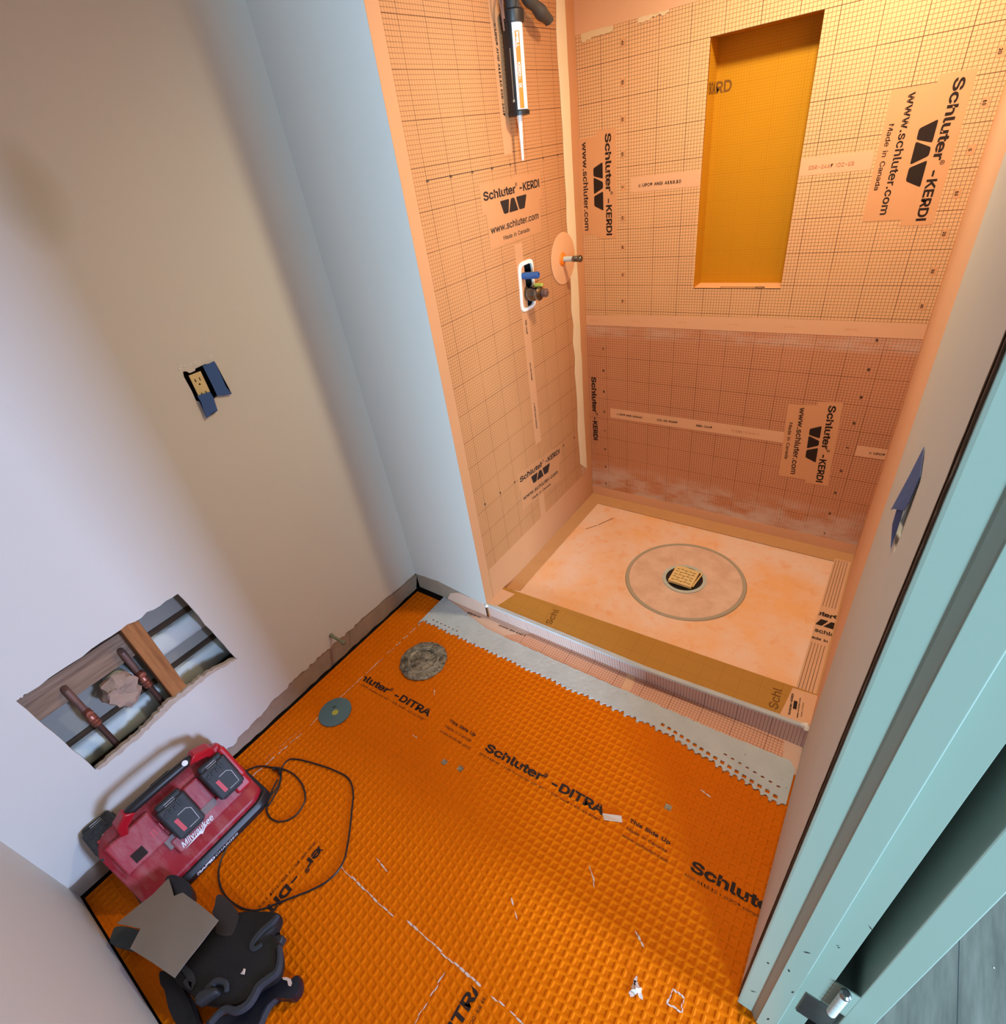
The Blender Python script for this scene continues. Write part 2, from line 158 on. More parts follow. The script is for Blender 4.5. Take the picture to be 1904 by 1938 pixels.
def text_bm(bm, s, o, u, v, width=None, size=None, bold=0, mi=0, tall=None, lift=.0005, shear=0, align='L', clip=None, thick=0):
    x = 0; LAY = {}
    for ch in s:
        if ch == ' ': x += .28; continue
        if ch not in GL: x += .5; continue
        a, ps = GL[ch]; outs, ins = [], []
        for p in ps:
            q = [(x + p[i] / 1000 + shear * p[i + 1] / 1000, p[i + 1] / 1000) for i in range(0, len(p), 2)]
            (outs if sum(q[i - 1][0] * q[i][1] - q[i][0] * q[i - 1][1] for i in range(len(q))) < 0 else ins).append(q)
        for i, q in enumerate(outs):
            bb = (min(t[0] for t in q), max(t[0] for t in q), min(t[1] for t in q), max(t[1] for t in q))
            LAY.setdefault(i, []).append(q)
            for h in list(ins):
                if bb[0] <= min(t[0] for t in h) and bb[1] >= max(t[0] for t in h) and bb[2] <= min(t[1] for t in h) and bb[3] >= max(t[1] for t in h): LAY[i].append(h); ins.remove(h)
        x += a / 1000
    t = B()
    for li, sp in LAY.items():
        me = fill2d([embolden(q, bold) for q in sp] if bold else sp)
        for w in me.vertices: w.co.z = -li * .00008
        t.from_mesh(me); bpy.data.meshes.remove(me)
    sx = (width / x) if width else size; sy = (tall / .727) if tall else sx
    o = Vector(o); u = Vector(u).normalized(); v = Vector(v).normalized(); n = u.cross(v)
    off = {'L': 0, 'C': -x / 2, 'R': -x}[align]
    for w in t.verts: w.co = o + u * ((w.co.x + off) * sx) + v * (w.co.y * sy) + n * (lift + w.co.z)
    if clip:
        for (pc, pn) in clip:
            bmesh.ops.bisect_plane(t, geom=t.verts[:] + t.edges[:] + t.faces[:], plane_co=pc, plane_no=pn, clear_outer=True)
    me = bpy.data.meshes.new('t'); t.to_mesh(me); t.free()
    n0 = len(bm.faces); bm.from_mesh(me); bpy.data.meshes.remove(me); bm.faces.ensure_lookup_table()
    for f in bm.faces[n0:]: f.material_index = mi
def poly_bm(bm, pts, o, u, v, mi=0, lift=.0005):
    o = Vector(o); u = Vector(u).normalized(); v = Vector(v).normalized(); n = u.cross(v)
    bm.faces.new([bm.verts.new(o + u * a + v * b + n * lift) for a, b in pts]).material_index = mi
def rpoly(pts, r, n=3):
    out = []
    N = len(pts)
    for i in range(N):
        p = Vector(pts[i]); a = (Vector(pts[i - 1]) - p); b = (Vector(pts[(i + 1) % N]) - p)
        ra = min(r, a.length / 2.2, b.length / 2.2); A = p + a.normalized() * ra; Bp = p + b.normalized() * ra
        for k in range(n + 1):
            t = k / n; out.append(tuple((1 - t) ** 2 * A + 2 * (1 - t) * t * p + t * t * Bp))
    return out
def kerdi_logo(bm, o, u, v, patch=True, lines=4, clip=None):
    """printed block: maker name, three trapezoids, address, origin; o = baseline start of the name"""
    o = Vector(o); u = Vector(u).normalized(); v = Vector(v).normalized()
    if patch: poly_bm(bm, [(-.012, -.036), (.337, -.036), (.337, .042), (-.012, .042)], o, u, v, 0, .0003)
    if patch and lines > 2: poly_bm(bm, [(.005, -.135), (.32, -.135), (.32, -.036), (.005, -.036)], o, u, v, 0, .0003)
    text_bm(bm, 'Schluter', o, u, v, width=.178, tall=.031, bold=.026, mi=1, lift=.0007, clip=clip)
    text_bm(bm, '®', o + u * .178 + v * .014, u, v, size=.027, mi=1, lift=.0007, clip=clip)
    text_bm(bm, '-KERDI', o + u * .197, u, v, width=.130, tall=.031, bold=.026, mi=1, lift=.0007, clip=clip)
    if lines > 1:
        for k, (a, b, c, d) in enumerate(((.086, .136, .126, .101), (.124, .158, .177, .133 - .026), (.148, .198, .183, .163))):
            pass
        T = [[(.084, -.012), (.136, -.012), (.125, -.050), (.100, -.050)],
             [(.146, -.012), (.166, -.012), (.183, -.050), (.129, -.050)],
             [(.176, -.012), (.240, -.012), (.222, -.050), (.190, -.050)]]
        for t in T: poly_bm(bm, rpoly(t, .005), o, u, v, 1, .0007)
    if lines > 2:
        text_bm(bm, 'www.schluter.com', o + u * .016 - v * .093, u, v, width=.290, tall=.027, bold=.016, mi=1, lift=.0007, clip=clip)
    if lines > 3:
        text_bm(bm, 'Made in Canada', o + u * .080 - v * .122, u, v, width=.160, tall=.0165, bold=.012, mi=1, lift=.0007, clip=clip)

# ---------------------------------------------------------------- materials
def lin(c):
    return tuple((x / 255 / 12.92 if x <= 10 else ((x / 255 + .055) / 1.055) ** 2.4) for x in c)
class N:
    def __init__(s, name, rough=.6, metal=0, spec=.5):
        s.m = bpy.data.materials.new(name); s.m.use_nodes = True; s.t = s.m.node_tree; s.b = s.t.nodes['Principled BSDF']
        s.b.inputs['Roughness'].default_value = rough; s.b.inputs['Metallic'].default_value = metal
        s.b.inputs['Specular IOR Level'].default_value = spec
        s.co = None
    def n(s, ty, **kw):
        x = s.t.nodes.new(ty)
        for k, v in kw.items(): setattr(x, k, v)
        return x
    def link(s, a, b): s.t.links.new(a, b)
    def coord(s):
        if not s.co: s.co = s.n('ShaderNodeTexCoord').outputs['Object']
        return s.co
    def axes(s):
        x = s.n('ShaderNodeSeparateXYZ'); s.link(s.coord(), x.inputs[0]); return x.outputs
    def math(s, op, a, b=0, c=0):
        x = s.n('ShaderNodeMath', operation=op)
        for i, v in enumerate((a, b, c)):
            if isinstance(v, (int, float)): x.inputs[i].default_value = v
            else: s.link(v, x.inputs[i])
        return x.outputs[0]
    def noise(s, scale, detail=3, rough=.55, stretch=None):
        x = s.n('ShaderNodeTexNoise'); x.inputs['Scale'].default_value = scale; x.inputs['Detail'].default_value = detail
        x.inputs['Roughness'].default_value = rough
        if stretch:
            m = s.n('ShaderNodeMapping'); m.inputs['Scale'].default_value = stretch; s.link(s.coord(), m.inputs[0]); s.link(m.outputs[0], x.inputs['Vector'])
        else: s.link(s.coord(), x.inputs['Vector'])
        return x.outputs['Fac']
    def ramp(s, f, a, b): 
        x = s.n('ShaderNodeMapRange'); x.inputs['From Min'].default_value = a; x.inputs['From Max'].default_value = b
        s.link(f, x.inputs[0]); return x.outputs[0]
    def mix(s, f, a, b):
        x = s.n('ShaderNodeMix', data_type='RGBA')
        for i, v in ((0, f), (6, a), (7, b)):
            if isinstance(v, tuple): x.inputs[i].default_value = (*v[:3], 1)
            elif isinstance(v, (int, float)): x.inputs[i].default_value = v
            else: s.link(v, x.inputs[i])
        return x.outputs[2]
    def col(s, c):
        if isinstance(c, tuple): s.b.inputs['Base Color'].default_value = (*c[:3], 1)
        else: s.link(c, s.b.inputs['Base Color'])
        return s
    def bump(s, h, strength=.3, dist=.002):
        x = s.n('ShaderNodeBump'); x.inputs['Strength'].default_value = strength; x.inputs['Distance'].default_value = dist
        s.link(h, x.inputs['Height']); s.link(x.outputs[0], s.b.inputs['Normal']); return s
    def lines(s, a, period, width, phase=0):
        """1 on a line of the given width every period"""
        f = s.math('FRACT', s.math('ADD', s.math('MULTIPLY', a, 1 / period), phase + .5))
        d = s.math('ABSOLUTE', s.math('SUBTRACT', f, .5))
        return s.math('LESS_THAN', d, width / period / 2)
def mottled(name, c, var=.10, scale=6, rough=.6, metal=0, bumps=(60, .12, .001), spec=.5):
    k = N(name, rough, metal, spec); c = lin(c)
    k.col(k.mix(k.noise(scale, 4), tuple(x * (1 - var) for x in c), tuple(min(1, x * (1 + var)) for x in c)))
    if bumps: k.bump(k.noise(bumps[0], 3), bumps[1], bumps[2])
    return k.m
KB = (230, 182, 136); KL = (84, 44, 26)
def kerdi(name, ax=None, base=KB, smears=(), minor=(.01, .01), line=KL, lw=.0014, lmaj=.0021, strength=.88, phase=(0, 0), only=None):
    """orange fleece membrane, with the printed centimetre grid on the two axes given"""
    k = N(name, .75, 0, .25); b = lin(base)
    c = k.mix(k.noise(3, 4), tuple(x * .93 for x in b), tuple(min(1, x * 1.07) for x in b))
    fl = k.noise(420, 2)
    c = k.mix(k.ramp(fl, .3, .7), c, tuple(min(1, x * 1.1) for x in b)) if False else c
    if ax:
        A = k.axes(); ids = {'x': 0, 'y': 1, 'z': 2}; a = A[ids[ax[0]]]; d = A[ids[ax[1]]]
        L = k.math('MAXIMUM', k.lines(a, minor[0], lw, phase[0]) if only != 1 else 0.0, k.lines(d, minor[1], lw, phase[1]) if only != 0 else 0.0)
        Mj = k.math('MAXIMUM', k.lines(a, minor[0] * 10, lmaj, phase[0] / 10) if only != 1 else 0.0, k.lines(d, minor[1] * 10, lmaj, phase[1] / 10) if only != 0 else 0.0)
        wear = k.ramp(k.noise(9, 3), .25, .55)
        wear = k.math('ADD', k.math('MULTIPLY', wear, .25), .75)
        f = k.math('MAXIMUM', k.math('MULTIPLY', L, strength * .8), k.math('MULTIPLY', Mj, strength))
        c = k.mix(k.math('MULTIPLY', f, wear), c, lin(line))
        for (axis, ctr, wid, amt) in smears:
            t = k.math('DIVIDE', k.math('SUBTRACT', A[ids[axis]], ctr), wid)
            g = k.math('SUBTRACT', 1, k.math('MULTIPLY', t, t)); g = k.math('MAXIMUM', g, 0)
            st = k.ramp(k.noise(7, 4, .6, (1, 1, 2.4)), .38, .62)
            c = k.mix(k.math('MULTIPLY', k.math('MULTIPLY', g, st), amt), c, lin((214, 196, 184)))
    k.col(c); k.bump(fl, .15, .0006); return k.m
M = {}
M['paint'] = mottled('white_primer_paint', (200, 198, 192), .035, 2.2, .75, bumps=(260, .12, .0006), spec=.2)
def stained():
    k = N('white_primer_paint_left', .75, 0, .2); c = k.mix(k.noise(2.2, 4), lin((197, 195, 189)), lin((203, 201, 195)))
    A = k.axes(); a = k.math('DIVIDE', k.math('SUBTRACT', A[1], -0.678), .085); b = k.math('DIVIDE', k.math('SUBTRACT', A[2], 1.665), .12)
    d = k.math('ADD', k.math('ADD', k.math('MULTIPLY', a, a), k.math('MULTIPLY', b, b)), k.math('MULTIPLY', k.noise(12, 3), .5))
    c = k.mix(k.math('MULTIPLY', k.ramp(d, 1.2, .3), .38), c, lin((160, 152, 122)))
    k.col(c); k.bump(k.noise(260, 3), .12, .0006); return k.m
M['paint_left'] = stained()
M['ceil'] = mottled('ceiling_paint', (215, 213, 208), .02, 2, .8)
M['jamb'] = mottled('pale_teal_gloss_paint', (136, 151, 138), .03, 5, .38, bumps=(90, .08, .0008))
M['plaster'] = mottled('raw_plaster', (150, 132, 116), .22, 22, .9, bumps=(90, .5, .002), spec=.1)
M['gap'] = mottled('dark_gap', (38, 32, 28), .3, 30, .95, spec=.05)
M['kplain'] = kerdi('membrane_plain', None, (218, 161, 117))
M['kleft'] = kerdi('membrane_plain_side', None, (190, 130, 86)); M['kleftband'] = kerdi('membrane_band_side', None, (196, 139, 97))  # same membrane as the back wall, dimmer light put into the base colour
M['kband'] = kerdi('membrane_band', None, (226, 178, 142))
M['kxz'] = kerdi('membrane_grid_back', 'xz', smears=(('z', .915, .05, .3),))
M['kxz_low'] = kerdi('membrane_grid_back_low', 'xz', base=(212, 150, 112), smears=(('z', .915, .035, .4), ('z', .12, .15, .85)))
M['kyz'] = kerdi('membrane_grid_left', 'yz', base=(192, 133, 86), smears=(('y', .90, .06, .5),), lw=.0012)  # back wall's membrane again, base darkened to paint in weaker light
M['kxy'] = kerdi('membrane_grid_floor', 'xy', base=(226, 170, 142), line=(105, 62, 48), lw=.0013)
M['kfront'] = kerdi('membrane_grid_curb', 'xz', base=(216, 184, 172), line=(86, 70, 76), lw=.0016, only=0)
M['curbtop'] = kerdi('membrane_curb_top', 'xy', base=(190, 138, 62), line=(130, 84, 30), lw=.001, minor=(.006, .006), strength=.4)
M['niche'] = kerdi('niche_board', 'xz', base=(196, 138, 18), line=(160, 100, 10), lw=.0016, minor=(.008, .008), strength=.45)
M['niche_ledge'] = kerdi('niche_ledge', None, (232, 168, 116))
M['ink'] = mottled('black_print_ink', (46, 34, 30), .1, 40, .7, bumps=None, spec=.2)
M['brownink'] = mottled('brown_print_ink', (128, 84, 34), .1, 40, .7, bumps=None, spec=.2)
M['fadeink'] = mottled('faded_print_ink', (206, 146, 110), .08, 40, .7, bumps=None, spec=.2)
M['black'] = mottled('black_plastic', (24, 24, 27), .25, 25, .42)
M['dustblack'] = mottled('dusty_black_plastic', (38, 41, 45), .45, 30, .6)
M['rubber'] = mottled('black_foam_rubber', (9, 8, 9), .3, 18, .7, bumps=(70, .3, .002))
M['foam'] = mottled('grey_foam_edge', (46, 50, 57), .15, 12, .8)
M['red'] = mottled('red_plastic', (172, 18, 34), .12, 12, .36)
def dustyred():
    k = N('dusty_red_plastic', .45)
    f = k.ramp(k.noise(9, 5, .65, (1, 3.2, 1)), .46, .74)
    k.col(k.mix(k.math('MULTIPLY', f, .5), lin((150, 20, 38)), lin((176, 124, 122)))); k.bump(k.noise(160), .1, .001); return k.m
M['dustred'] = dustyred()
M['redlabel'] = mottled('red_label', (196, 60, 72), .15, 40, .5)
M['white'] = mottled('white_print', (226, 228, 234), .04, 20, .5, bumps=None)
M['tape'] = mottled('blue_painters_tape', (48, 84, 142), .08, 30, .7, bumps=(200, .3, .001))
M['ivory'] = mottled('ivory_plastic', (206, 186, 138), .04, 30, .4)
M['greenwhite'] = mottled('pale_green_plastic', (150, 170, 150), .05, 30, .45)
M['caulk'] = mottled('white_sealant', (228, 226, 222), .04, 30, .45)
M['brass'] = mottled('brass_grate', (240, 212, 148), .05, 30, .45, .15)
M['orangeplastic'] = mottled('orange_rubber', (236, 120, 20), .06, 30, .5)
M['copper'] = mottled('aged_copper', (112, 82, 72), .3, 30, .55, .3)
M['brightcopper'] = mottled('bright_copper', (150, 92, 74), .2, 30, .38, .6)
M['steel'] = mottled('scuffed_steel', (128, 128, 124), .25, 40, .32, .9)
M['chrome'] = mottled('dark_chrome', (120, 118, 112), .2, 14, .16, 1)
M['pipewhite'] = mottled('whitish_painted_pipe', (196, 204, 198), .16, 12, .6)
M['rag'] = mottled('tan_rag', (160, 136, 120), .2, 18, .95, bumps=(60, .8, .004), spec=.05)
M['bluedisc'] = mottled('blue_grey_abrasive', (84, 112, 122), .06, 60, .8, bumps=(600, .4, .0006))
M['yellow'] = mottled('dull_yellow', (178, 176, 70), .06, 40, .7)
M['card'] = mottled('grey_beige_sheet', (124, 112, 99), .06, 7, .85)
M['cast'] = None
def wood(name, a, b, stretch, scale=1):
    k = N(name, .75, 0, .25); f = k.noise(6 * scale, 5, .6, stretch); k.col(k.mix(k.ramp(f, .3, .7), lin(a), lin(b))); k.bump(f, .2, .001); return k.m
M['stud'] = wood('orange_brown_timber', (128, 80, 42), (168, 112, 66), (14, 14, 1.2))
M['plank'] = wood('brown_timber', (112, 88, 72), (152, 126, 104), (3, 1, 14))
def cast():
    k = N('crusted_metal', .6, .5); f = k.noise(46, 5, .7); k.col(k.mix(k.ramp(f, .35, .65), lin((62, 54, 44)), lin((176, 166, 148)))); k.bump(f, .6, .003); return k.m
M['cast'] = cast()
def mortar():
    k = N('grey_thinset', .95, 0, .1); c = k.mix(k.noise(14, 5), lin((176, 182, 186)), lin((204, 210, 214)))
    pit = k.ramp(k.noise(60, 3), .25, .29); c = k.mix(pit, lin((120, 120, 118)), c); k.col(c); k.bump(k.noise(60, 5), .6, .003); return k.m
M['mortar'] = mortar(); M['kpale'] = kerdi('membrane_pale', None, (220, 182, 162))
M['residue'] = mottled('pale_mortar_residue', (216, 196, 186), .12, 50, .9, spec=.1)
M['pinkres'] = mottled('thin_mortar_film', (226, 150, 104), .12, 50, .9, spec=.1)
def ditra():
    k = N('orange_uncoupling_membrane', .55, 0, .06); A = k.axes()
    k.col(k.mix(k.noise(5, 3), lin((212, 103, 0)), lin((222, 113, 2)))); k.bump(k.noise(300, 2), .1, .0008); return k.m
M['ditra'] = ditra()
def tray():
    k = N('shower_tray_membrane', .8, 0, .2)
    f = k.noise(4.5, 5, .62); g = k.noise(17, 4, .6)
    c = k.mix(k.ramp(f, .35, .62), lin((246, 212, 190)), lin((248, 190, 136)))
    c = k.mix(k.math('MULTIPLY', k.ramp(g, .55, .7), .5), c, lin((244, 166, 98)))
    k.col(c); k.bump(k.noise(300), .12, .0006); return k.m
M['tray'] = tray()
def ring():
    k = N('collar_membrane', .8, 0, .2); f = k.noise(14, 5, .62)
    k.col(k.mix(k.ramp(f, .35, .65), lin((220, 182, 158)), lin((236, 204, 182)))); return k.m
M['collar'] = ring()
M['collaredge'] = mottled('thinset_ring', (178, 166, 146), .06, 30, .9)
M['trayband'] = mottled('tray_edge_band', (206, 156, 106), .08, 16, .85)
def hallfloor():
    k = N('grey_wood_floor', .5, 0, .4); f = k.noise(4, 6, .65, (9, 1.2, 1)); c = k.mix(k.ramp(f, .3, .7), lin((92, 93, 80)), lin((128, 128, 112)))
    A = k.axes(); c = k.mix(k.lines(A[0], .18, .002), c, lin((60, 66, 64))); k.col(c); k.bump(f, .15, .001); return k.m
M['hall'] = hallfloor()

# ================================================================ the room
XR, D, L, W1, H = 1.597, .962, 1.478, .407, 2.42
def S(o): o['kind'] = 'structure'; return o
V3 = Vector
def swap(P): return P

# --- floor: orange uncoupling membrane with square cells, over a dark subfloor
def ditra_mesh():
    bm = B(); p = .022; x0, x1, y0, y1 = .007, 1.70, -1.474, -.004
    nx, ny = int((x1 - x0) / p) , int((y1 - y0) / p)
    t, s, dep = .0020, .0036, .0017
    def lvl(i): return None
    verts = {}
    def v(x, y, z):
        k = (round(x, 5), round(y, 5), round(z, 5))
        if k not in verts: verts[k] = bm.verts.new((x, y, z))
        return verts[k]
    def quad(a): bm.faces.new(a)
    for i in range(nx):
        for j in range(ny):
            a, b = x0 + i * p, y0 + j * p; A, Bb = a + p, b + p
            o = [(a, b), (A, b), (A, Bb), (a, Bb)]
            c = [(a + t, b + t), (A - t, b + t), (A - t, Bb - t), (a + t, Bb - t)]
            e = [(a + t + s, b + t + s), (A - t - s, b + t + s), (A - t - s, Bb - t - s), (a + t + s, Bb - t - s)]
            O = [v(*q, 0) for q in o]; Cc = [v(*q, 0) for q in c]; E_ = [v(*q, -dep) for q in e]
            for k in range(4):
                m = (k + 1) % 4
                quad((O[k], O[m], Cc[m], Cc[k])); quad((Cc[k], Cc[m], E_[m], E_[k]))
            quad(E_)
    return bm
fl = S(obj('floor', ditra_mesh(), M['ditra'], smooth=False))
bm = B(); box(bm, -.3, 1.75, -1.6, 1.2, -.05, -.0062); S(obj('floor_subfloor', bm, M['gap'], smooth=False))
# print on the membrane
bm = B()
def ditra_text(x, y, ang=-.031 + .06, clip=None, u=None, v=None):
    u = Vector(u) if u else Vector((math.cos(ang), math.sin(ang), 0)); v = Vector(v) if v else Vector((-math.sin(ang), math.cos(ang), 0))
    o = Vector((x, y, 0))
    text_bm(bm, 'Schluter', o, u, v, width=.215, tall=.036, bold=.029, clip=clip)
    text_bm(bm, '®', o + u * .214 + v * .012, u, v, size=.034, bold=.008, clip=clip)
    text_bm(bm, '-DITRA', o + u * .243, u, v, width=.179, tall=.036, bold=.030, clip=clip)
    text_bm(bm, 'ANSI A118.10 • cUPC® complies with IPC™ • ESR-2467 • ICC-ES PMG™', o - u * .008 - v * .021, u, v, width=.43, tall=.0098, bold=.004, clip=clip)
def side_text(x, y, ang=.012):
    u = Vector((math.cos(ang), math.sin(ang), 0)); v = Vector((-math.sin(ang), math.cos(ang), 0)); o = Vector((x, y, 0))
    text_bm(bm, 'This Side Up', o, u, v, width=.118, tall=.0145, bold=.02)
    text_bm(bm, 'Made in Canada', o - v * .024 , u, v, width=.118, tall=.0125)
    text_bm(bm, 'www.schluter.com', o - v * .047 - u * .003, u, v, width=.132, tall=.0125)
CX = [((XR, 0, 0), (1, 0, 0))]
ditra_text(.748, -.497, .031); ditra_text(1.424, -.490, .031, CX); ditra_text(.074, -.511, .031, [((.152, 0, 0), (-1, 0, 0))])
side_text(1.242, -.461); side_text(.575, -.476)
CY = [((0, -.999, 0), (0, 1, 0))]
ditra_text(.502, -.838, 0, CY, (0, -1, 0), (1, 0, 0)); ditra_text(1.104, -1.398, 0, CY, (0, 1, 0), (-1, 0, 0))
obj('floor_print', bm, M['ink'], fl, smooth=False)
# mortar smears on the membrane
bm = B(); r = random.Random(3)
def smear(p, q, n, w, fill=.75, mi=0):
    for i in range(n):
        if r.random() > fill: continue
        t = (i + .5) / n; c = Vector((p[0] + (q[0] - p[0]) * t + r.uniform(-.002, .002), p[1] + (q[1] - p[1]) * t + r.uniform(-.002, .002)))
        d = Vector((q[0] - p[0], q[1] - p[1])).normalized(); nn = Vector((-d.y, d.x)); l = (Vector(q) - Vector(p)).length / n * .62; ww = w * r.uniform(.35, 1.1)
        pts = [c - d * l, c - d * l * .3 + nn * ww, c + d * l * .5 + nn * ww * .8, c + d * l, c + d * l * .4 - nn * ww, c - d * l * .5 - nn * ww * .6]
        bm.faces.new([bm.verts.new((a.x, a.y, .0007)) for a in pts]).material_index = mi
smear((.165, -.03), (.135, -.80), 60, .0022, .8); smear((.135, -.80), (.118, -.99), 16, .003, .9); smear((.120, -.78), (.098, -.98), 16, .002, .7, 1)
smear((.600, -1.000), (.76, -1.004), 9, .003, .9); smear((.76, -1.004), (.86, -.999), 5, .002, .5); smear((.86, -.990), (1.02, -.990), 8, .0028, 1)
smear((1.02, -.99), (1.25, -.985), 14, .0035, .85); smear((1.012, -1.0), (1.012, -1.14), 10, .0018, .8); smear((.68, -.93), (.73, -.935), 3, .003, 1)
smear((1.395, -.782), (1.425, -.80), 2, .008, 1); smear((1.40, -.77), (1.40, -.81), 3, .007, 1)
smear((1.20, -.62), (1.235, -.66), 4, .0025, .8); smear((1.36, -.69), (1.39, -.71), 3, .003, 1); smear((1.06, -.80), (1.10, -.83), 3, .004, .7)
smear((.44, -.40), (.46, -.42), 2, .003, 1); smear((1.38, -.27), (1.41, -.275), 2, .003, 1); smear((.50, -.58), (.52, -.585), 2, .003, 1)
for (a, b) in (((1.475, -.745), (1.50, -.75)), ((1.50, -.75), (1.505, -.775)), ((1.505, -.775), (1.475, -.778)), ((1.475, -.778), (1.475, -.745))): smear(a, b, 3, .0025, 1)
obj('mortar_residue', bm, [M['residue'], M['pinkres']], fl, smooth=False)
# two filled cells (brown spots)
bm = B()
for (x, y) in ((1.320, -.366), (.66, -.60), (.72, -.59)): box(bm, x - .009, x + .009, y - .008, y + .008, -.003, .0006)
obj('brown_stain', bm, M['cast'], fl, smooth=False)

M['rawedge'] = mottled('torn_gypsum', (176, 160, 144), .14, 40, .95, bumps=(120, .6, .002))
# --- walls
ZP = .095
out = [(-L - .02, H), (-L - .02, ZP - .02)] + rag((-L - .02, ZP - .025), (-1.0, .055), 14, .004, 1) + rag((-1.0, .05), (-.70, .092), 22, .007, 2) + \
      rag((-.70, .096), (-.33, .095), 30, .006, 3) + rag((-.33, .1), (0.012, .086), 20, .003, 4) + [(.012, .086), (.012, H)]
hole = []
HP = [(-1.264, .670), (-1.240, .673), (-1.007, .680), (-.845, .677), (-.805, .349), (-.90, .372), (-1.013, .372), (-1.13, .350), (-1.254, .345)]
for i, (a, b) in enumerate(zip(HP, HP[1:] + HP[:1])): hole += rag(a, b, 9, .0035 if i not in (3, 8) else .002, 20 + i)
ob = [(-0.5473, 1.2401), (-0.5378, 1.2379), (-0.5321, 1.2306), (-0.5168, 1.2315), (-0.5129, 1.2366), (-0.4945, 1.2378), (-0.4858, 1.2386), (-0.4733, 1.2355), (-0.458, 1.238), (-0.4551, 1.229), (-0.4534, 1.1933), (-0.4556, 1.161), (-0.4874, 1.1471), (-0.5011, 1.1429), (-0.5144, 1.1511), (-0.5399, 1.1451), (-0.5441, 1.1538), (-0.5499, 1.1589), (-0.549, 1.1883), (-0.5503, 1.2074), (-0.5511, 1.2273)]
wl = S(sheet('wall_left', 'x', -.012, 0, out, [hole, ob], M['paint_left']))
bm = B()
lo = rag((-.800, .345), (-.90, .362), 12, .002, 71) + rag((-.90, .362), (-1.013, .360), 14, .003, 72) + rag((-1.013, .360), (-1.13, .340), 14, .003, 73) + rag((-1.13, .340), (-1.257, .338), 14, .003, 74)
up = rag((-1.252, .351), (-1.13, .357), 14, .003, 75) + rag((-1.13, .357), (-1.03, .381), 14, .004, 76) + rag((-1.03, .381), (-.90, .378), 14, .005, 77) + rag((-.90, .378), (-.802, .352), 12, .002, 78)
addsheet(bm, 'x', -.0125, .0012, lo + up)
obj('torn_sill', bm, M['rawedge'], wl, smooth=False)
# raw plaster left by the pulled baseboard
bm = B(); addsheet(bm, 'x', -.020, -.006, rag((-L, .004), (.012, .004), 60, .003, 9) + [(.012, .12), (-L, .12)])
addsheet(bm, 'x', -.006, -.0035, rag((-.42, .018), (.008, .022), 24, .002, 5) + rag((.008, .075), (-.42, .088), 20, .003, 6))
S(obj('trim_1', bm, M['plaster'], smooth=False))
def frag(P, seed): return P
# return wall beside the shower
out = [(-.012, H)] + rag((-.012, .088), (.14, .10), 8, .002, 31) + rag((.14, .10), (W1, .068), 14, .0012, 32) + [(W1, .068), (W1, H)]
S(sheet('wall_return', 'y', .0, .012, out, [], M['paint']))
bm = B(); addsheet(bm, 'y', .0035, .012, R4(0, .395, .004, .12)); S(obj('trim_2', bm, M['plaster'], smooth=False))
bm = B(); addsheet(bm, 'y', .0025, .0036, [(.17, .002), (W1, .0), (W1, .075), (.25, .075), (.20, .05)])
S(obj('trim_3', bm, M['kpale'], smooth=False))

# --- shower walls
# left
vh = rpoly([(.482, 1.127), (.566, 1.127), (.572, 1.275), (.492, 1.275)], .02)
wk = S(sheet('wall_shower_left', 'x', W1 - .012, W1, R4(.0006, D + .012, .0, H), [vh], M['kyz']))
bm = B()
def strip(bm, ax, c, t, pts, mi=0): addsheet(bm, ax, min(c, c + t), max(c, c + t), pts, mi=mi)
strip(bm, 'x', W1, .0009, R4(.0005, .046, .0, H)); strip(bm, 'x', W1, .0010, R4(.886, D, .2, H)); strip(bm, 'x', W1, .0012, R4(.05, D, .04, .226) )
strip(bm, 'x', W1, .0006, R4(.478, .522, .585, 1.343)); strip(bm, 'x', W1, .0006, R4(.475, .519, 1.596, 2.05)); strip(bm, 'x', W1, .0006, R4(.46, .50, .2, .345))
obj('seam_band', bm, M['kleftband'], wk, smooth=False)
bm = B(); kerdi_logo(bm, (W1 + .0004, .338, 1.490), (0, 1, 0), (0, 0, 1))
a = -.085; kerdi_logo(bm, (W1 + .0004, .335, .482), (0, math.cos(a), math.sin(a)), (0, -math.sin(a), math.cos(a)))
U, Vv = (0, 0, -1), (0, 1, 0)
for (s_, z_) in (('ESR-2467', 1.09), ('ICC-ES PMG®', .93), ('c UPC® ANSI A118.10', .765)):
    text_bm(bm, s_, (W1 + .001, .494, z_), U, Vv, size=.0145, bold=.02, mi=1)
text_bm(bm, 'c UPC® ANSI A118.10 ESR-2467', (W1 + .001, .490, 1.90), U, Vv, size=.018, bold=.02, mi=1)
for k, s_ in enumerate(('40', '30', '20', '10', '1', '', '2', '3')):
    if s_: text_bm(bm, s_, (W1 + .0008, .101 + .1 * k, 1.565), (0, 1, 0), (0, 0, 1), size=.012, bold=.03, mi=1, align='C')
strip(bm, 'x', W1 + .0002, .0002, R4(.1, .87, 1.5685, 1.5700), 1)
for k in range(8): poly_bm(bm, [(-.004, -.004), (.004, -.004), (.004, .004), (-.004, .004)], (W1 + .0004, .10 + .1 * k, .52 - .008 * k), (0, 1, 0), (0, 0, 1), 1)
obj('printed_lettering', bm, [M['kleft'], M['ink']], wk, smooth=False)

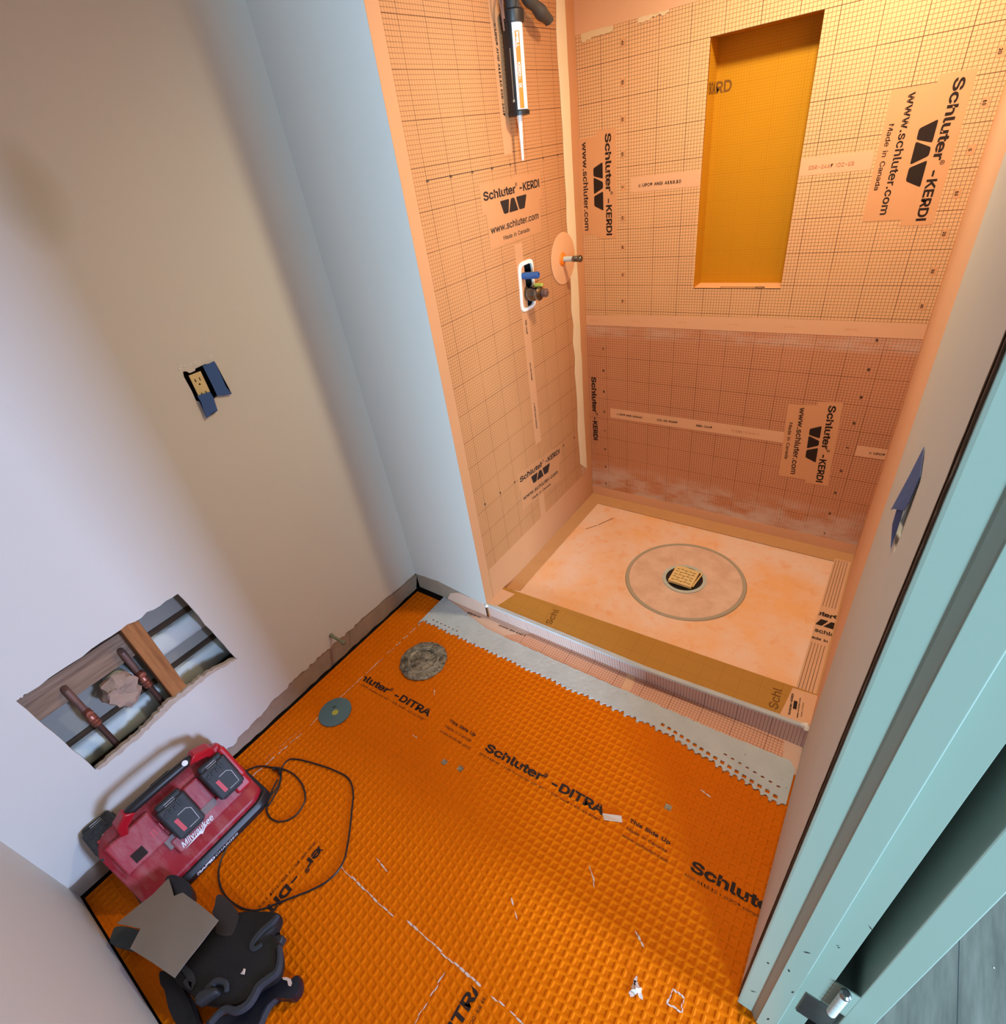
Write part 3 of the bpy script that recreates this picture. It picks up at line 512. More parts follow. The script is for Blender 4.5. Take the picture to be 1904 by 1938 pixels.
# back, with niche
NX0, NX1, NZ0, NZ1, ND = .859, 1.161, 1.088, 1.800, .088
wb = S(sheet('wall_shower_back', 'y', D, D + .012, R4(W1 - .012, XR + .012, .96, H), [R4(NX0, NX1, NZ0, NZ1)], M['kxz']))
bm = B(); addsheet(bm, 'y', D, D + .012, R4(W1 - .012, XR + .012, 0, .962)); obj('lower_sheet', bm, M['kxz_low'], wb, smooth=False)
bm = B()
strip(bm, 'y', D, -.0010, [(W1, .935), (W1 + .3, .938), (XR, .940), (XR, .988), (1.1, .990), (W1, .978)]); strip(bm, 'y', D, -.0011, R4(W1, XR, 1.888, 2.02))
strip(bm, 'y', D, -.0012, R4(W1, XR, .03, .108)); strip(bm, 'y', D, -.0006, R4(.609, NX0, 1.418, 1.465)); strip(bm, 'y', D, -.0006, R4(NX1, 1.350, 1.418, 1.465))
strip(bm, 'y', D, -.0006, R4(.516, 1.258, .511, .559)); strip(bm, 'y', D, -.0006, R4(1.503, XR, .504, .546))
obj('seam_band', bm, M['kband'], wb, smooth=False)
bm = B(); yb = D - .0004; U, Vv = (0, 0, -1), (1, 0, 0)
kerdi_logo(bm, (1.492, yb, 1.603), U, Vv); kerdi_logo(bm, (.512, yb, 1.608), U, Vv)
kerdi_logo(bm, (1.385, yb, .689), (-.05 * -1, 0, -1), (1, 0, .05)); kerdi_logo(bm, (.424, yb, .703), U, Vv, lines=1, patch=False)
for (z0, zt, xx) in ((0, 1.839, .580), (20, 1.641, 1.569)):
    for k in range(9 if z0 == 0 else 7):
        s_ = str(abs(40 - 10 * k)) if z0 == 0 else str(abs(20 - 10 * k))
        z = zt - .1 * k
        poly_bm(bm, [(-.012, -.007), (.012, -.007), (.012, .008), (-.012, .008)], (xx, yb, z), U, Vv, 0, .0003)
        text_bm(bm, s_, (xx - .005, yb, z), U, Vv, size=.013, bold=.03, mi=1, align='C', lift=.0007)
for (zt, xx, n) in ((.837, .487, 8), (.931, 1.477, 9)):
    for k in range(n): text_bm(bm, ('40', '30', '20', '10', '0', '10', '20', '30', '40')[k], (xx - .005, yb, zt - .1 * k), U, Vv, size=.012, bold=.05, mi=1, align='C', lift=.0007)
H_, V_ = (1, 0, 0), (0, 0, 1); ys = D - .001
text_bm(bm, 'c UPC® ANSI A118.10', (.640, ys, 1.434), H_, V_, width=.155, tall=.013, bold=.01, mi=1)
for (s_, x_, w_) in (('c UPC® ANSI A118.10', .548, .125), ('ICC-ES PMG®', .742, .092), ('ESR-2467', .915, .068)): text_bm(bm, s_, (x_, ys, .530), H_, V_, width=w_, tall=.012, bold=.015, mi=1)
text_bm(bm, 'c UPC®', (1.545, ys, .520), H_, V_, width=.048, tall=.012, bold=.015, mi=1)
text_bm(bm, 'ESR-2467 ICC-ES', (1.185, ys, 1.434), H_, V_, width=.12, tall=.013, bold=.01, mi=2); text_bm(bm, 'ESR 2467', (1.06, ys, .530), H_, V_, width=.11, tall=.012, mi=2)
for k in range(6): text_bm(bm, 'ICC-ES', (.43 + .19 * k, D - .0014, .955 + .003 * min(k, 2)), H_, V_, width=.035, tall=.006, mi=2)
obj('printed_lettering', bm, [M['kplain'], M['ink'], M['fadeink']], wb, smooth=False)
bm = B(); y0, y1 = D + .001, D + ND
box(bm, NX0 - .012, NX1 + .012, y1, y1 + .012, NZ0 - .012, NZ1 + .012)
box(bm, NX0 - .012, NX0, y0 + .011, y1, NZ0, NZ1); box(bm, NX1, NX1 + .012, y0 + .011, y1, NZ0, NZ1); box(bm, NX0 - .012, NX1 + .012, y0 + .011, y1, NZ1, NZ1 + .012)
nb = obj('niche', bm, M['niche'], wb, smooth=False)
bm = B(); box(bm, NX0 - .012, NX1 + .012, D + .0005, y1, NZ0 - .012, NZ0); obj('niche_ledge', bm, M['niche_ledge'], wb, smooth=False)
bm = B(); text_bm(bm, 'RD', (NX0 + .0, y1 - .0004, 1.665), H_, V_, width=.052, tall=.040, bold=.02, mi=0)
text_bm(bm, 'BOA', (NX0 + .0004, D + .02, 1.665), (0, 1, 0), V_, width=.066, tall=.040, bold=.02, mi=0)
obj('niche_print', bm, M['brownink'], wb, smooth=False)
bm = B(); zz = NZ0 + .0006
pts = catmull([(.955, .985, zz), (.985, .985, zz), (1.035, .984, zz), (1.07, .984, zz), (1.088, .976, zz), (1.105, .984, zz), (1.088, .992, zz), (1.07, .984, zz)], 5)
tube(bm, pts, .0012, 5); tube(bm, [(.955, .985, zz), (.957, .978, zz)], .0012, 5); obj('pencil_mark', bm, M['ink'], wb)

# right
wr = S(sheet('wall_shower_right', 'x', XR, XR + .012, R4(.012, D + .012, .0, H), [], M['kband']))
bm = B(); strip(bm, 'x', XR, -.0008, R4(.88, D, .1, H)); obj('seam_band', bm, M['kplain'], wr, smooth=False)
bm = B(); kerdi_logo(bm, (XR - .0006, .93, 1.62), (0, 0, -1), (0, -1, 0), patch=False, lines=4) if False else None
kerdi_logo(bm, (XR - .0006, .62, 1.35), (0, 0, -1), (0, 1, 0), patch=False, lines=2)
obj('printed_lettering', bm, [M['kplain'], M['ink']], wr, smooth=False)

# right wall towards the door, with the box cut-out
RO = [(-.490, 1.135), (-.440, 1.120), (-.395, 1.125), (-.392, 1.225), (-.430, 1.240), (-.484, 1.235)]
JY = -.690
out = [(.0125, H), (.0125, .008), (-.1, .008)] + rag((-.1, .010), (JY + .02, .012), 16, .005, 41) + rag((JY + .020, .02), (JY + .018, 2.06), 90, .0045, 42) + [(JY + .018, H)]
wrr = S(sheet('wall_right', 'x', XR, XR + .012, out[::-1], [RO], M['paint']))
bm = B(); box(bm, XR + .004, XR + .10, JY + .004, .012, 0, H)
# leave the cavity behind the cut-out open
bm.free(); bm = B()
box(bm, XR + .008, XR + .10, JY + .006, -.50, 0, H); box(bm, XR + .012, XR + .10, -.37, .012, 0, H); box(bm, XR + .012, XR + .10, -.50, -.37, 0, 1.10); box(bm, XR + .012, XR + .10, -.50, -.37, 1.26, H)
box(bm, XR + .07, XR + .10, -.50, -.37, 1.10, 1.26)
S(obj('wall_right_core', bm, M['gap'], smooth=False))
bm = B(); box(bm, XR + .10, 1.708, JY + .02, 1.0, 0, H); box(bm, -.12, 1.70, D + .11, D + .14, 0, H); S(obj('wall_hall_side', bm, M['paint'], smooth=False))
bm = B(); box(bm, XR + .012, XR + .10, .012, D + .02, 0, H); S(obj('wall_shower_core', bm, M['gap'], smooth=False))
# near wall, behind and left of the camera
bm = B(); addsheet(bm, 'y', -L - .012, -L, [(-.012, H)] + rag((-.012, .012), (.55, .006), 10, .001, 55) + [(.55, .006), (1.597, .02), (1.597, H)])
S(obj('wall_near', bm, M['paint'], smooth=False))
bm = B(); box(bm, -.012, 1.6, -L - .05, -L - .012, -.01, H); S(obj('wall_near_core', bm, M['plaster'], smooth=False))
bm = B(); box(bm, -.15, 1.75, -L - .06, D + .15, H, H + .05); S(obj('ceiling', bm, M['ceil'], smooth=False))
bm = B(); box(bm, 1.597, 1.71, -L - .05, JY + .02, 2.05, H); S(obj('wall_header', bm, M['paint'], smooth=False))
# door frame: jamb with stop
def jamb(y, s):
    P = [(1.5985, y + s * .035), (1.5985, y), (1.602, y - s * .001), (1.6285, y - s * .001), (1.6305, y - s * .004), (1.6395, y - s * .0125), (1.6405, y - s * .014), (1.672, y - s * .014), (1.673, y - s * .013),
         (1.6745, y - s * .001), (1.6765, y), (1.7103, y), (1.7103, y + s * .035)]
    bm = B(); loft(bm, [[(a, b, z) for a, b in P] for z in (0.002, 2.05)]); return bm
dj = S(obj('trim_door_jamb', jamb(JY, 1), M['jamb'], smooth=False, bevel=.0008))
bm = jamb(-L + .012, -1); S(obj('trim_door_jamb_near', bm, M['jamb'], smooth=False))
tm = bm = B(); a_ = rag((JY + .0035, .02), (JY + .0035, 2.05), 120, .0016, 101); b_ = rag((JY + .0225, 2.05), (JY + .0225, .02), 110, .0022, 102)
addsheet(bm, 'x', XR - .0004, XR + .0012, a_ + b_); S(obj('trim_raw_edge', bm, wood('raw_dark_timber', (62, 46, 36), (104, 80, 62), (8, 8, 1), 2), smooth=False))
bm = B(); a_ = rag((JY + .010, .3), (JY + .010, 2.05), 90, .0015, 103); b_ = rag((JY + .014, 2.05), (JY + .014, .3), 90, .0018, 104)
addsheet(bm, 'x', XR - .0010, XR - .0004, a_ + b_); S(obj('trim_crack', bm, M['gap'], smooth=False))
# scuffs on the jamb
bm = B(); r2 = random.Random(8)
for (x, z) in ((1.617, .12), (1.6195, .30), (1.648, .36), (1.6345, .09), (1.657, .47), (1.69, .52), (1.6555, .07), (1.7085, .63), (1.667, .28)):
    w = r2.uniform(.0008, .0016); h = r2.uniform(.003, .008); yy = JY - (.0145 if 1.64 < x < 1.673 else .0016) - (.004 if 1.63 < x < 1.64 else 0)
    a = r2.uniform(-.8, .8); poly_bm(bm, [(-w, -h), (w, -h * .6), (w * .7, h), (-w * .8, h * .7)], (x, yy, z), (math.cos(a), 0, math.sin(a)), (-math.sin(a), 0, math.cos(a)), 0, .0003)
obj('scuff', bm, M['gap'], dj, smooth=False)
# door leaf folded back flat against the hall side of the wall
bm = B(); box(bm, 1.747, 1.783, JY, JY + .755, .012, 2.03)
dl = S(obj('door_1', bm, M['jamb'], smooth=False, bevel=.002))
hg = bpy.data.objects.new('hinge', None); COL.objects.link(hg); hg.parent = dl
bm = B()
bm = B(); box(bm, 1.7105, 1.7475, JY - .0005, JY + .003, .280, .388); obj('painted_leaf', bm, M['jamb'], hg, smooth=False, bevel=.001)
bm = B(); box(bm, 1.688, 1.7105, JY - .0025, JY, .17, .278); box(bm, 1.7105, 1.740, JY - .0015, JY + .002, .17, .279); obj('metal_leaf', bm, M['steel'], hg, smooth=False)
bm = B(); hx, hy = 1.7265, JY - .010
for k in range(5): lathe(bm, [(.0062, 0), (.0075, .001), (.0075, .0165), (.0062, .0175)], (hx, hy, .392 - .020 * (k + 1) - .006), seg=16)
obj('knuckle', bm, M['pipewhite'], hg)
bm = B(); lathe(bm, [(.0048, 0), (.0048, .105)], (hx, hy, .284), seg=12); lathe(bm, [(.0055, 0), (.0085, .002), (.0085, .008), (.005, .012)], (hx, hy, .386), seg=16)
obj('pin', bm, M['steel'], hg)
# hall floor and wall
bm = B(); box(bm, 1.66, 5.2, -3.2, 2.2, -.03, -.012); S(obj('floor_hall', bm, M['hall'], smooth=False))
bm = B(); box(bm, 1.64, 1.70, -L, JY, -.02, -.0062); S(obj('trim_threshold', bm, M['plaster'], smooth=False))
bm = B(); r3 = random.Random(4)
for k in range(26):
    x, y, s_ = r3.uniform(1.80, 2.25), r3.uniform(-.75, .15), r3.uniform(.001, .003) * (2.2 if k < 3 else 1)
    lathe(bm, [(s_, 0), (s_ * .7, s_ * .5)], (x, y, -.012), seg=6, jitter=.6)
sp = obj('plaster_crumbs', bm, M['caulk']); tag(sp, 'white plaster specks scattered on the grey hall floor', 'debris', kind='stuff')

# --- shower base
TZ = .058
def tray_bm():
    bm = B(); cx, cy, cz = 1.048, .528, .046; n = 96; rings = []
    x0, x1, y0, y1 = W1, XR, .130, D
    def edge(a):
        c, s_ = math.cos(a), math.sin(a)
        t = min([((x1 - cx) / c if c > 0 else (x0 - cx) / c) if abs(c) > 1e-6 else 9, ((y1 - cy) / s_ if s_ > 0 else (y0 - cy) / s_) if abs(s_) > 1e-6 else 9]); return t
    for f_ in (0, .25, .5, .75, 1):
        rg = []
        for k in range(n):
            a = 2 * PI * k / n; T = edge(a); rr = .078 + (T - .078) * f_; rg.append((cx + rr * math.cos(a), cy + rr * math.sin(a), cz + (TZ - cz) * f_))
        rings.append(rg)
    for a in (45, 135, 225, 315): pass
    Rr = [[bm.verts.new(p) for p in q] for q in rings]
    for a, b in zip(Rr, Rr[1:]):
        for i in range(n): bm.faces.new((a[i], a[(i + 1) % n], b[(i + 1) % n], b[i]))
    low = [bm.verts.new((v.co.x, v.co.y, .003)) for v in Rr[-1]]; lin_ = [bm.verts.new((v.co.x, v.co.y, .003)) for v in Rr[0]]
    for i in range(n):
        j = (i + 1) % n; bm.faces.new((Rr[-1][i], Rr[-1][j], low[j], low[i])); bm.faces.new((Rr[0][j], Rr[0][i], lin_[i], lin_[j])); bm.faces.new((low[i], low[j], lin_[j], lin_[i]))
    return bm
bm = tray_bm(); tr = obj('shower_tray', bm, M['tray'])
tag(tr, 'pale orange sloped shower tray around the round drain', 'shower tray')
bm = B()
strip(bm, 'z', TZ, .0012, [(W1, .131), (.475, .15), (.475, .885), (1.535, .885), (1.540, .20), (XR, .18), (XR, D), (W1, D)])
o_ = obj('edge_band', bm, M['trayband'], tr, smooth=False); o_['label'] = 'tan sealing band along the walls'
bm = B(); zz = TZ + .0014
strip(bm, 'z', zz, .0005, R4(1.535, 1.592, .155, .905))
for k in range(5): strip(bm, 'z', zz + .0006, .0002, R4(1.541 + .0098 * k, 1.5424 + .0098 * k, .60 if k < 5 else .6, .90), 1); strip(bm, 'z', zz + .0006, .0002, R4(1.541 + .0098 * k, 1.5424 + .0098 * k, .165, .40), 1)
U_, V_2 = (1, 0, 0), (0, 1, 0)
cl = [((1.592, 0, 0), (1, 0, 0)), ((1.536, 0, 0), (-1, 0, 0))]
text_bm(bm, 'luter®', (1.520, .545, zz + .0008), U_, V_2, size=.042, bold=.03, mi=1, clip=cl)
text_bm(bm, 'schlut', (1.539, .455, zz + .0008), U_, V_2, size=.036, bold=.02, mi=1, clip=cl)
text_bm(bm, 'ade in C', (1.537, .418, zz + .0008), U_, V_2, size=.024, bold=.02, mi=1, clip=cl)
poly_bm(bm, [(0, 0), (.012, .034), (.036, .034), (.020, 0)], (1.536, .492, zz + .0008), U_, V_2, 1); poly_bm(bm, [(0, 0), (.020, .034), (.031, .034), (.031, 0)], (1.561, .492, zz + .0008), U_, V_2, 1)
o_ = obj('printed_band', bm, [M['kband'], M['ink']], tr, smooth=False)
bm = B(); zt = lambda x, y: .0465 + .0115 * min(1, max(abs(x - 1.048) / .58, abs(y - .528) / .43))
tube(bm, [(.560, .72, zt(.56, .72) + .0004), (.60, .80, zt(.6, .8) + .0004)], .0012, 5); tube(bm, [(.52, .66, zt(.52, .66) + .0004), (.557, .714, zt(.557, .714) + .0004)], .001, 5)
obj('pencil_mark', bm, M['brownink'], tr)
# drain collar, drain, grate
bm = B(); dc = (1.048, .528)
RG = .236
lathe(bm, [(.086, .0), (.086, .0035), (RG - .013, .0052), (RG - .013, .0)], (*dc, .0485), seg=96, ring=True); co = obj('collar', bm, M['collar'], tr)
bm = B(); lathe(bm, [(RG - .014, 0), (RG - .012, .0062), (RG, .0062), (RG + .003, .002), (RG + .003, 0)], (*dc, .0485), seg=96, ring=True); o_ = obj('collar_rim', bm, M['collaredge'], tr); o_['label'] = 'grey mortar ring around the collar'
DZ = .055
dr = empty('shower_drain', (*dc, DZ), 'open round black shower drain in the middle of the tray', 'drain')
def L0(x, y, z): return (x, y, z)
bm = B(); bm0 = [(.073, -.0045), (.073, .0008), (.087, .0008), (.087, -.002)]
lathe(bm, bm0, (0, 0, 0), seg=64, ring=True); obj('drain_rim', bm, M['pipewhite'], dr)
bm = B(); lathe(bm, [(.0735, -.001), (.0735, -.03), (.070, -.034), (.001, -.036)], (0, 0, 0), seg=48)
obj('drain_bowl', bm, M['black'], dr)
bm = B()
for k in range(22):
    a = 2 * PI * k / 22; lathe(bm, [(.0022, 0), (.0022, .002)], (.062 * math.cos(a), .062 * math.sin(a), -.034), seg=8)
obj('drain_holes', bm, M['steel'], dr)
# square grate resting tilted over the drain
gp = [(0.9998, 0.571, 0.075), (1.0945, 0.5659, 0.075), (1.0959, 0.4717, 0.075), (0.9987, 0.4708, 0.075)]
c0, c1, c2, c3 = [Vector(p) for p in gp]
gc = (c0 + c1 + c2 + c3) / 4; ux = ((c1 - c0) + (c2 - c3)).normalized(); uz0 = Vector((0, 0, 1)); uy = uz0.cross(ux).normalized()
GS = .095
Rm = Matrix.Rotation(math.radians(4), 4, ux); ux2 = Rm.to_3x3() @ ux; uy2 = Rm.to_3x3() @ uy; uz = ux2.cross(uy2)
rot = Matrix((ux2, uy2, uz)).transposed().to_4x4()
gr = empty('drain_grate', (gc.x, gc.y, .074), 'square brass drain grate with curved slots lying over the drain', 'drain grate', rot=rot)
holes = []
def arc(cx, cy, r_, a0, a1, w):
    A = [(cx + (r_ + w) * math.cos(a0 + (a1 - a0) * i / 6), cy + (r_ + w) * math.sin(a0 + (a1 - a0) * i / 6)) for i in range(7)]
    Bq = [(cx + (r_ - w) * math.cos(a0 + (a1 - a0) * i / 6), cy + (r_ - w) * math.sin(a0 + (a1 - a0) * i / 6)) for i in range(7)]
    return A + Bq[::-1]
n = 5; st = GS * .86 / n
for i in range(n):
    for j in range(n):
        x = (i - 2) * st; y = (j - 2) * st; ph = 0 if (i + j) % 2 else PI
        holes.append(arc(x, y - (.003 if ph == 0 else -.003), .0056, ph + .35, ph + PI - .35, .0017))
bm = B(); addsheet(bm, 'z', -.0012, .0018, R4(-GS / 2, GS / 2, -GS / 2, GS / 2), holes); obj('plate', bm, M['brass'], gr, smooth=False)
bm = B()
for (a, b, c, d) in ((-1, 1, -1, -.97), (-1, 1, .97, 1), (-1, -.97, -1, 1), (.97, 1, -1, 1)): box(bm, a * GS / 2, b * GS / 2, c * GS / 2, d * GS / 2, -.010, -.0012)
obj('skirt', bm, M['brass'], gr, smooth=False)
# thin frame under the grate
rot2 = Matrix.Rotation(math.radians(-12), 4, 'Z') @ rot
fr = empty('grate_frame', (gc.x + .008, gc.y + .020, .0615), 'thin square brass frame lying askew under the slotted grate', 'drain frame', rot=Matrix.Rotation(math.atan2(ux.y, ux.x) + math.radians(-4), 4, 'Z'))
bm = B(); g2 = .048; addsheet(bm, 'z', -.002, .002, R4(-g2, g2, -g2, g2), [R4(-g2 + .006, g2 - .006, -g2 + .006, g2 - .006)]); obj('frame_ring', bm, M['brass'], fr, smooth=False)

# --- curb
CZ = .072
yf = lambda x: .002 if x < 1.1 else .002 + .028 * (x - 1.1) / .5
yk = lambda x: .128 + .045 * (x - W1) / (XR - W1)
xs = [W1 - .005 + (XR - W1 + .005) * i / 24 for i in range(25)]
bm = B(); loft(bm, [[(x, .012, .0), (x, yf(x), CZ - .004), (x, yf(x) + .004, CZ), (x, yk(x) - .003, CZ), (x, yk(x), CZ - .003), (x, yk(x) + .001, TZ + .0015), (x, .1288, TZ + .0014), (x, .1286, .0)] for x in xs])
cb = obj('shower_curb', bm, M['curbtop'], smooth=False); tag(cb, 'low tan topped shower curb running between the return wall and the right wall', 'shower curb')
bm = B(); loft(bm, [[(x, .0105, .0015), (x, yf(x) - .0015, CZ - .004), (x, yf(x) - .0002, CZ - .0035), (x, .0118, .002)] for x in xs]); o_ = obj('front_band', bm, M['kfront'], cb, smooth=False); o_['label'] = 'greyish membrane band with dark vertical lines'
bm = B(); loft(bm, [[(x, yf(x) - .0018, CZ - .006), (x, yf(x) + .001, CZ + .0006), (x, yf(x) + .016, CZ + .0012), (x, yf(x) + .017, CZ)] for x in xs]); o_ = obj('mortar_edge', bm, M['mortar'], cb, smooth=False)
bm = B(); strip(bm, 'z', CZ, .0012, [(W1, .01), (.445, .015), (.475, .11), (W1, .11)]); strip(bm, 'z', CZ, .0012, [(1.515, .038), (XR, .045), (XR, .165), (1.527, .160)])
obj('patch', bm, M['kband'], cb, smooth=False)
bm = B()
text_bm(bm, 'Schl', (.700, .030, CZ + .0004), (-.12, 1, 0), (-1, -.12, 0), width=.085, tall=.036, bold=.01)
text_bm(bm, 'Schl', (1.505, .052, CZ + .0004), (-.05, 1, 0), (-1, -.05, 0), width=.085, tall=.036, bold=.01)
obj('top_print', bm, M['brownink'], cb, smooth=False)
bm = B(); o3 = Vector((1.541, .052, CZ + .0014))
text_bm(bm, 'Schluter-KERDI', o3, (-.08, 1, 0), (-1, -.08, 0), width=.085, tall=.008, bold=.03); text_bm(bm, 'www.schluter.com', o3 + Vector((.021, 0, 0)), (-.08, 1, 0), (-1, -.08, 0), width=.08, tall=.005, bold=.02)
poly_bm(bm, [(.028, -.014), (.060, -.014), (.060, -.004), (.028, -.004)], o3, (-.08, 1, 0), (-1, -.08, 0)); text_bm(bm, 'Made in Canada', o3 + Vector((.030, .01, 0)), (-.08, 1, 0), (-1, -.08, 0), width=.055, tall=.004, bold=.02)
obj('label_print', bm, M['ink'], cb, smooth=False)
bm = B(); lathe(bm, [(.012, 0), (.013, .006), (.008, .012)], (1.586, .034, CZ - .002), seg=14, jitter=.5); obj('sealant_blob', bm, M['caulk'], cb)
bm = B(); lathe(bm, [(.008, 0), (.008, .006), (.004, .01)], (.405, .0, CZ - .004), seg=14, jitter=.5); obj('sealant_blob', bm, M['caulk'], cb)

# membrane strip and mortar on the floor along the curb
bm = B(); addsheet(bm, 'z', .0004, .0014, [(.20, -.03), (.44, -.075), (1.5, -.075), (1.5968, -.09), (1.5968, .012), (.15, .012)])
ms = obj('membrane_strip', bm, M['kpale']); tag(ms, 'flat pinkish sealing strip on the floor in front of the curb', 'sealing strip')
bm = B(); addsheet(bm, 'z', .0014, .0018, [(.50, -.068), (1.555, -.068), (1.545, .010), (.62, .010)]); obj('printed_grid', bm, M['kxy'], ms, smooth=False)
bm = B(); text_bm(bm, 'ICC-ES PMG®', (.375, -.016, .002), (-1, -.02, 0), (.02, -1, 0), width=.07, tall=.010, bold=.03); obj('strip_print', bm, M['ink'], ms, smooth=False); bm = B(); text_bm(bm, 'c UPC® ANSI A118.10', (.600, -.012, .002), (-1, -.02, 0), (.02, -1, 0), width=.13, tall=.010, bold=.03)
obj('strip_print', bm, M['ink'], ms, smooth=False)
bm = B(); strip(bm, 'z', .0018, .0004, [(1.035, -.068), (1.068, -.068), (1.058, .010), (1.028, .010)]); obj('blank_patch', bm, M['kband'], ms, smooth=False)
p = .022; e0 = .012
def cell(v, off): return off + round((v - off) / p) * p
out = [(.148, .006), (.152, -.178)]
x = cell(.16, .012); r4 = random.Random(6)
def fy(x): return -.150 if x < .9 else (-.146 if x < 1.22 else -.146 - .055 * (x - 1.22) / .37)
while x < 1.585:
    y = fy(x) + r4.uniform(-.004, .004); t = .004
    out += [(x - t, y), (x - t, y - r4.uniform(.002, .007)), (x + t, y - r4.uniform(.002, .007)), (x + t, y), (x + p / 2, y + .003 + r4.uniform(0, .003))]; x += p
out += [(1.592, -.195), (1.592, -.075)] + rag((1.575, -.052), (1.33, -.062), 22, .002, 61) + rag((1.33, -.060), (.80, -.064), 40, .002, 62) + rag((.80, -.064), (.43, -.058), 30, .002, 63) + rag((.43, -.058), (.235, -.010), 16, .002, 64)
hl = []
for k in range(18):
    xx = cell(1.20, .012) + p * k + p / 2; yy = fy(xx) + .021 - .0005 * k
    if xx < 1.58: hl.append([(xx - .0065, yy - .005), (xx + .0065, yy - .005), (xx + .005, yy + .005), (xx - .006, yy + .006)])
for k in range(7):
    xx = .20 + p * k; hl.append([(xx - .005, -.1315), (xx + .005, -.1315), (xx + .005, -.126), (xx - .005, -.126)])
for k in range(9):
    xx = cell(1.40, .012) + p * k + p / 2
    if xx < 1.58: hl.append([(xx - .005, fy(xx) + .044), (xx + .005, fy(xx) + .044), (xx + .004, fy(xx) + .050), (xx - .004, fy(xx) + .049)])
bm = B(); addsheet(bm, 'z', .0002, .0036, out, hl)
mo = obj('mortar_strip', bm, M['mortar'], smooth=False); tag(mo, 'grey mortar strip with a toothed edge on the orange floor', 'mortar')
# pink scrap and crumb of plaster on the floor
sc_ = [(1.1682, -0.4803, 0.0025), (1.2175, -0.4587, 0.0025), (1.2274, -0.4731, 0.0025), (1.1799, -0.4939, 0.0025)]
bm = B(); loft(bm, [[(q[0], q[1], .0012) for q in sc_], [(q[0], q[1], .0022 + .001 * (i % 2)) for i, q in enumerate(sc_)]]); t_ = obj('membrane_scrap', bm, M['residue'], smooth=False)
tag(t_, 'small pale pink scrap lying at the end of the black lettering on the floor', 'scrap')
bm = B(); lathe(bm, [(.006, .0), (.0085, .0035), (.004, .008)], (1.407, -.795, .0008), seg=9, jitter=1.1); t_ = obj('plaster_lump', bm, M['caulk']); tag(t_, 'small white plaster lump on the orange floor near the door jamb', 'debris')
bm = B(); lathe(bm, [(.006, .0), (.007, .003), (.003, .006)], (1.0, 0, 0), seg=9) ; bm.free()

bm = B(); box(bm, -.16, -.13, -L - .06, D + .14, -.05, H); box(bm, W1 - .10, W1 - .085, .10, D, 0, H); S(obj('wall_outer', bm, M['gap'], smooth=False))

M['film'] = mottled('pale_mortar_film', (226, 202, 166), .05, 9, .85, spec=.1)
bm = B(); addsheet(bm, 'x', W1 + .0008, W1 + .0016, rag((.842, .30), (.905, .24), 3, .003, 81) + rag((.905, .24), (.900, 2.3), 30, .003, 82) + rag((.900, 2.3), (.838, 2.3), 2, .002, 83) + rag((.838, 2.3), (.842, .30), 30, .007, 84))
obj('mortar_film', bm, M['film'], wk, smooth=False)
def film(x0, x1, z0, z1, sd):
    bm = B(); addsheet(bm, 'y', D - .0016, D - .0008, rag((x0, z0), (x1, z0 + .006), 14, .004, sd) + rag((x1, z0 + .006), (x1, z1), 2, .002, sd + 1) + rag((x1, z1), (x0, z1), 14, .0012, sd + 2) + [(x0, z1)]); obj('mortar_film', bm, M['film'], wb, smooth=False)
film(.43, .545, 1.868, 1.8885, 91); film(.63, .73, 1.876, 1.888, 94)

# ================================================================ fittings and things
# --- left outlet
def outlet_back(name, parent): pass
ol = empty('electrical_outlet', (0, -.500, 1.195), 'ivory outlet half taped over with blue tape in the left white wall', 'outlet'); ol['world_parts'] = 1
bpy.context.view_layer.update()
bm = B(); box(bm, -.07, -.066, -.552, -.452, 1.142, 1.244)
for (a, b, c, d) in ((-.556, -.548, 1.14, 1.246), (-.456, -.448, 1.14, 1.246), (-.556, -.448, 1.14, 1.148), (-.556, -.448, 1.238, 1.246)): box(bm, -.07, -.013, a, b, c, d)
obj('junction_box', bm, M['black'], ol, smooth=False)
rc = [(-0.5413, 1.2277), (-0.5075, 1.2276), (-0.5073, 1.1679), (-0.5075, 1.1617), (-0.5381, 1.1625), (-0.5417, 1.1721)]
rcx = [min(p[0] for p in rc), max(p[0] for p in rc)]; rcz = [min(p[1] for p in rc), max(p[1] for p in rc)]
bm = B(); SL = []
a0, a1, b0, b1 = -.5385, -.5045, 1.148, 1.226
for zc in (1.208, 1.168):
    for yy in (-.5285, -.5155): SL.append(R4(yy - .0015, yy + .0015, zc - .0045, zc + .0045))
    SL.append([(-.522 + .0028 * math.cos(k * PI / 4), zc - .0125 + .0028 * math.sin(k * PI / 4)) for k in range(8)])
addsheet(bm, 'x', -.0005, .0025, R4(a0, a1, b0, b1), SL); obj('receptacle', bm, M['ivory'], ol, smooth=False, bevel=.0006)
bm = B(); box(bm, -.03, -.002, a0 + .001, a1 - .001, b0 + .002, b1 - .002); obj('receptacle_body', bm, M['black'], ol, smooth=False)
tp = [(0.006, -0.4948, 1.2384), (0.006, -0.4743, 1.2376), (0.006, -0.4595, 1.239), (0.006, -0.4579, 1.2305), (0.006, -0.4562, 1.195), (0.006, -0.4583, 1.1627), (0.006, -0.451, 1.1387), (0.006, -0.4749, 1.1434), (0.006, -0.4924, 1.1499), (0.006, -0.4926, 1.1734), (0.006, -0.4938, 1.209)]
def tape(pts, name='blue_tape', parent=None, t=.0006, x=.0, curl=0):
    bm = B(); n = len(pts); loft(bm, [[(q[0] + x, q[1], q[2]) for q in pts], [(q[0] + x + t, q[1], q[2]) for q in pts]]); bmesh.ops.triangulate(bm, faces=[f for f in bm.faces if len(f.verts) > 4])
    return obj(name, bm, M['tape'], parent, smooth=False)
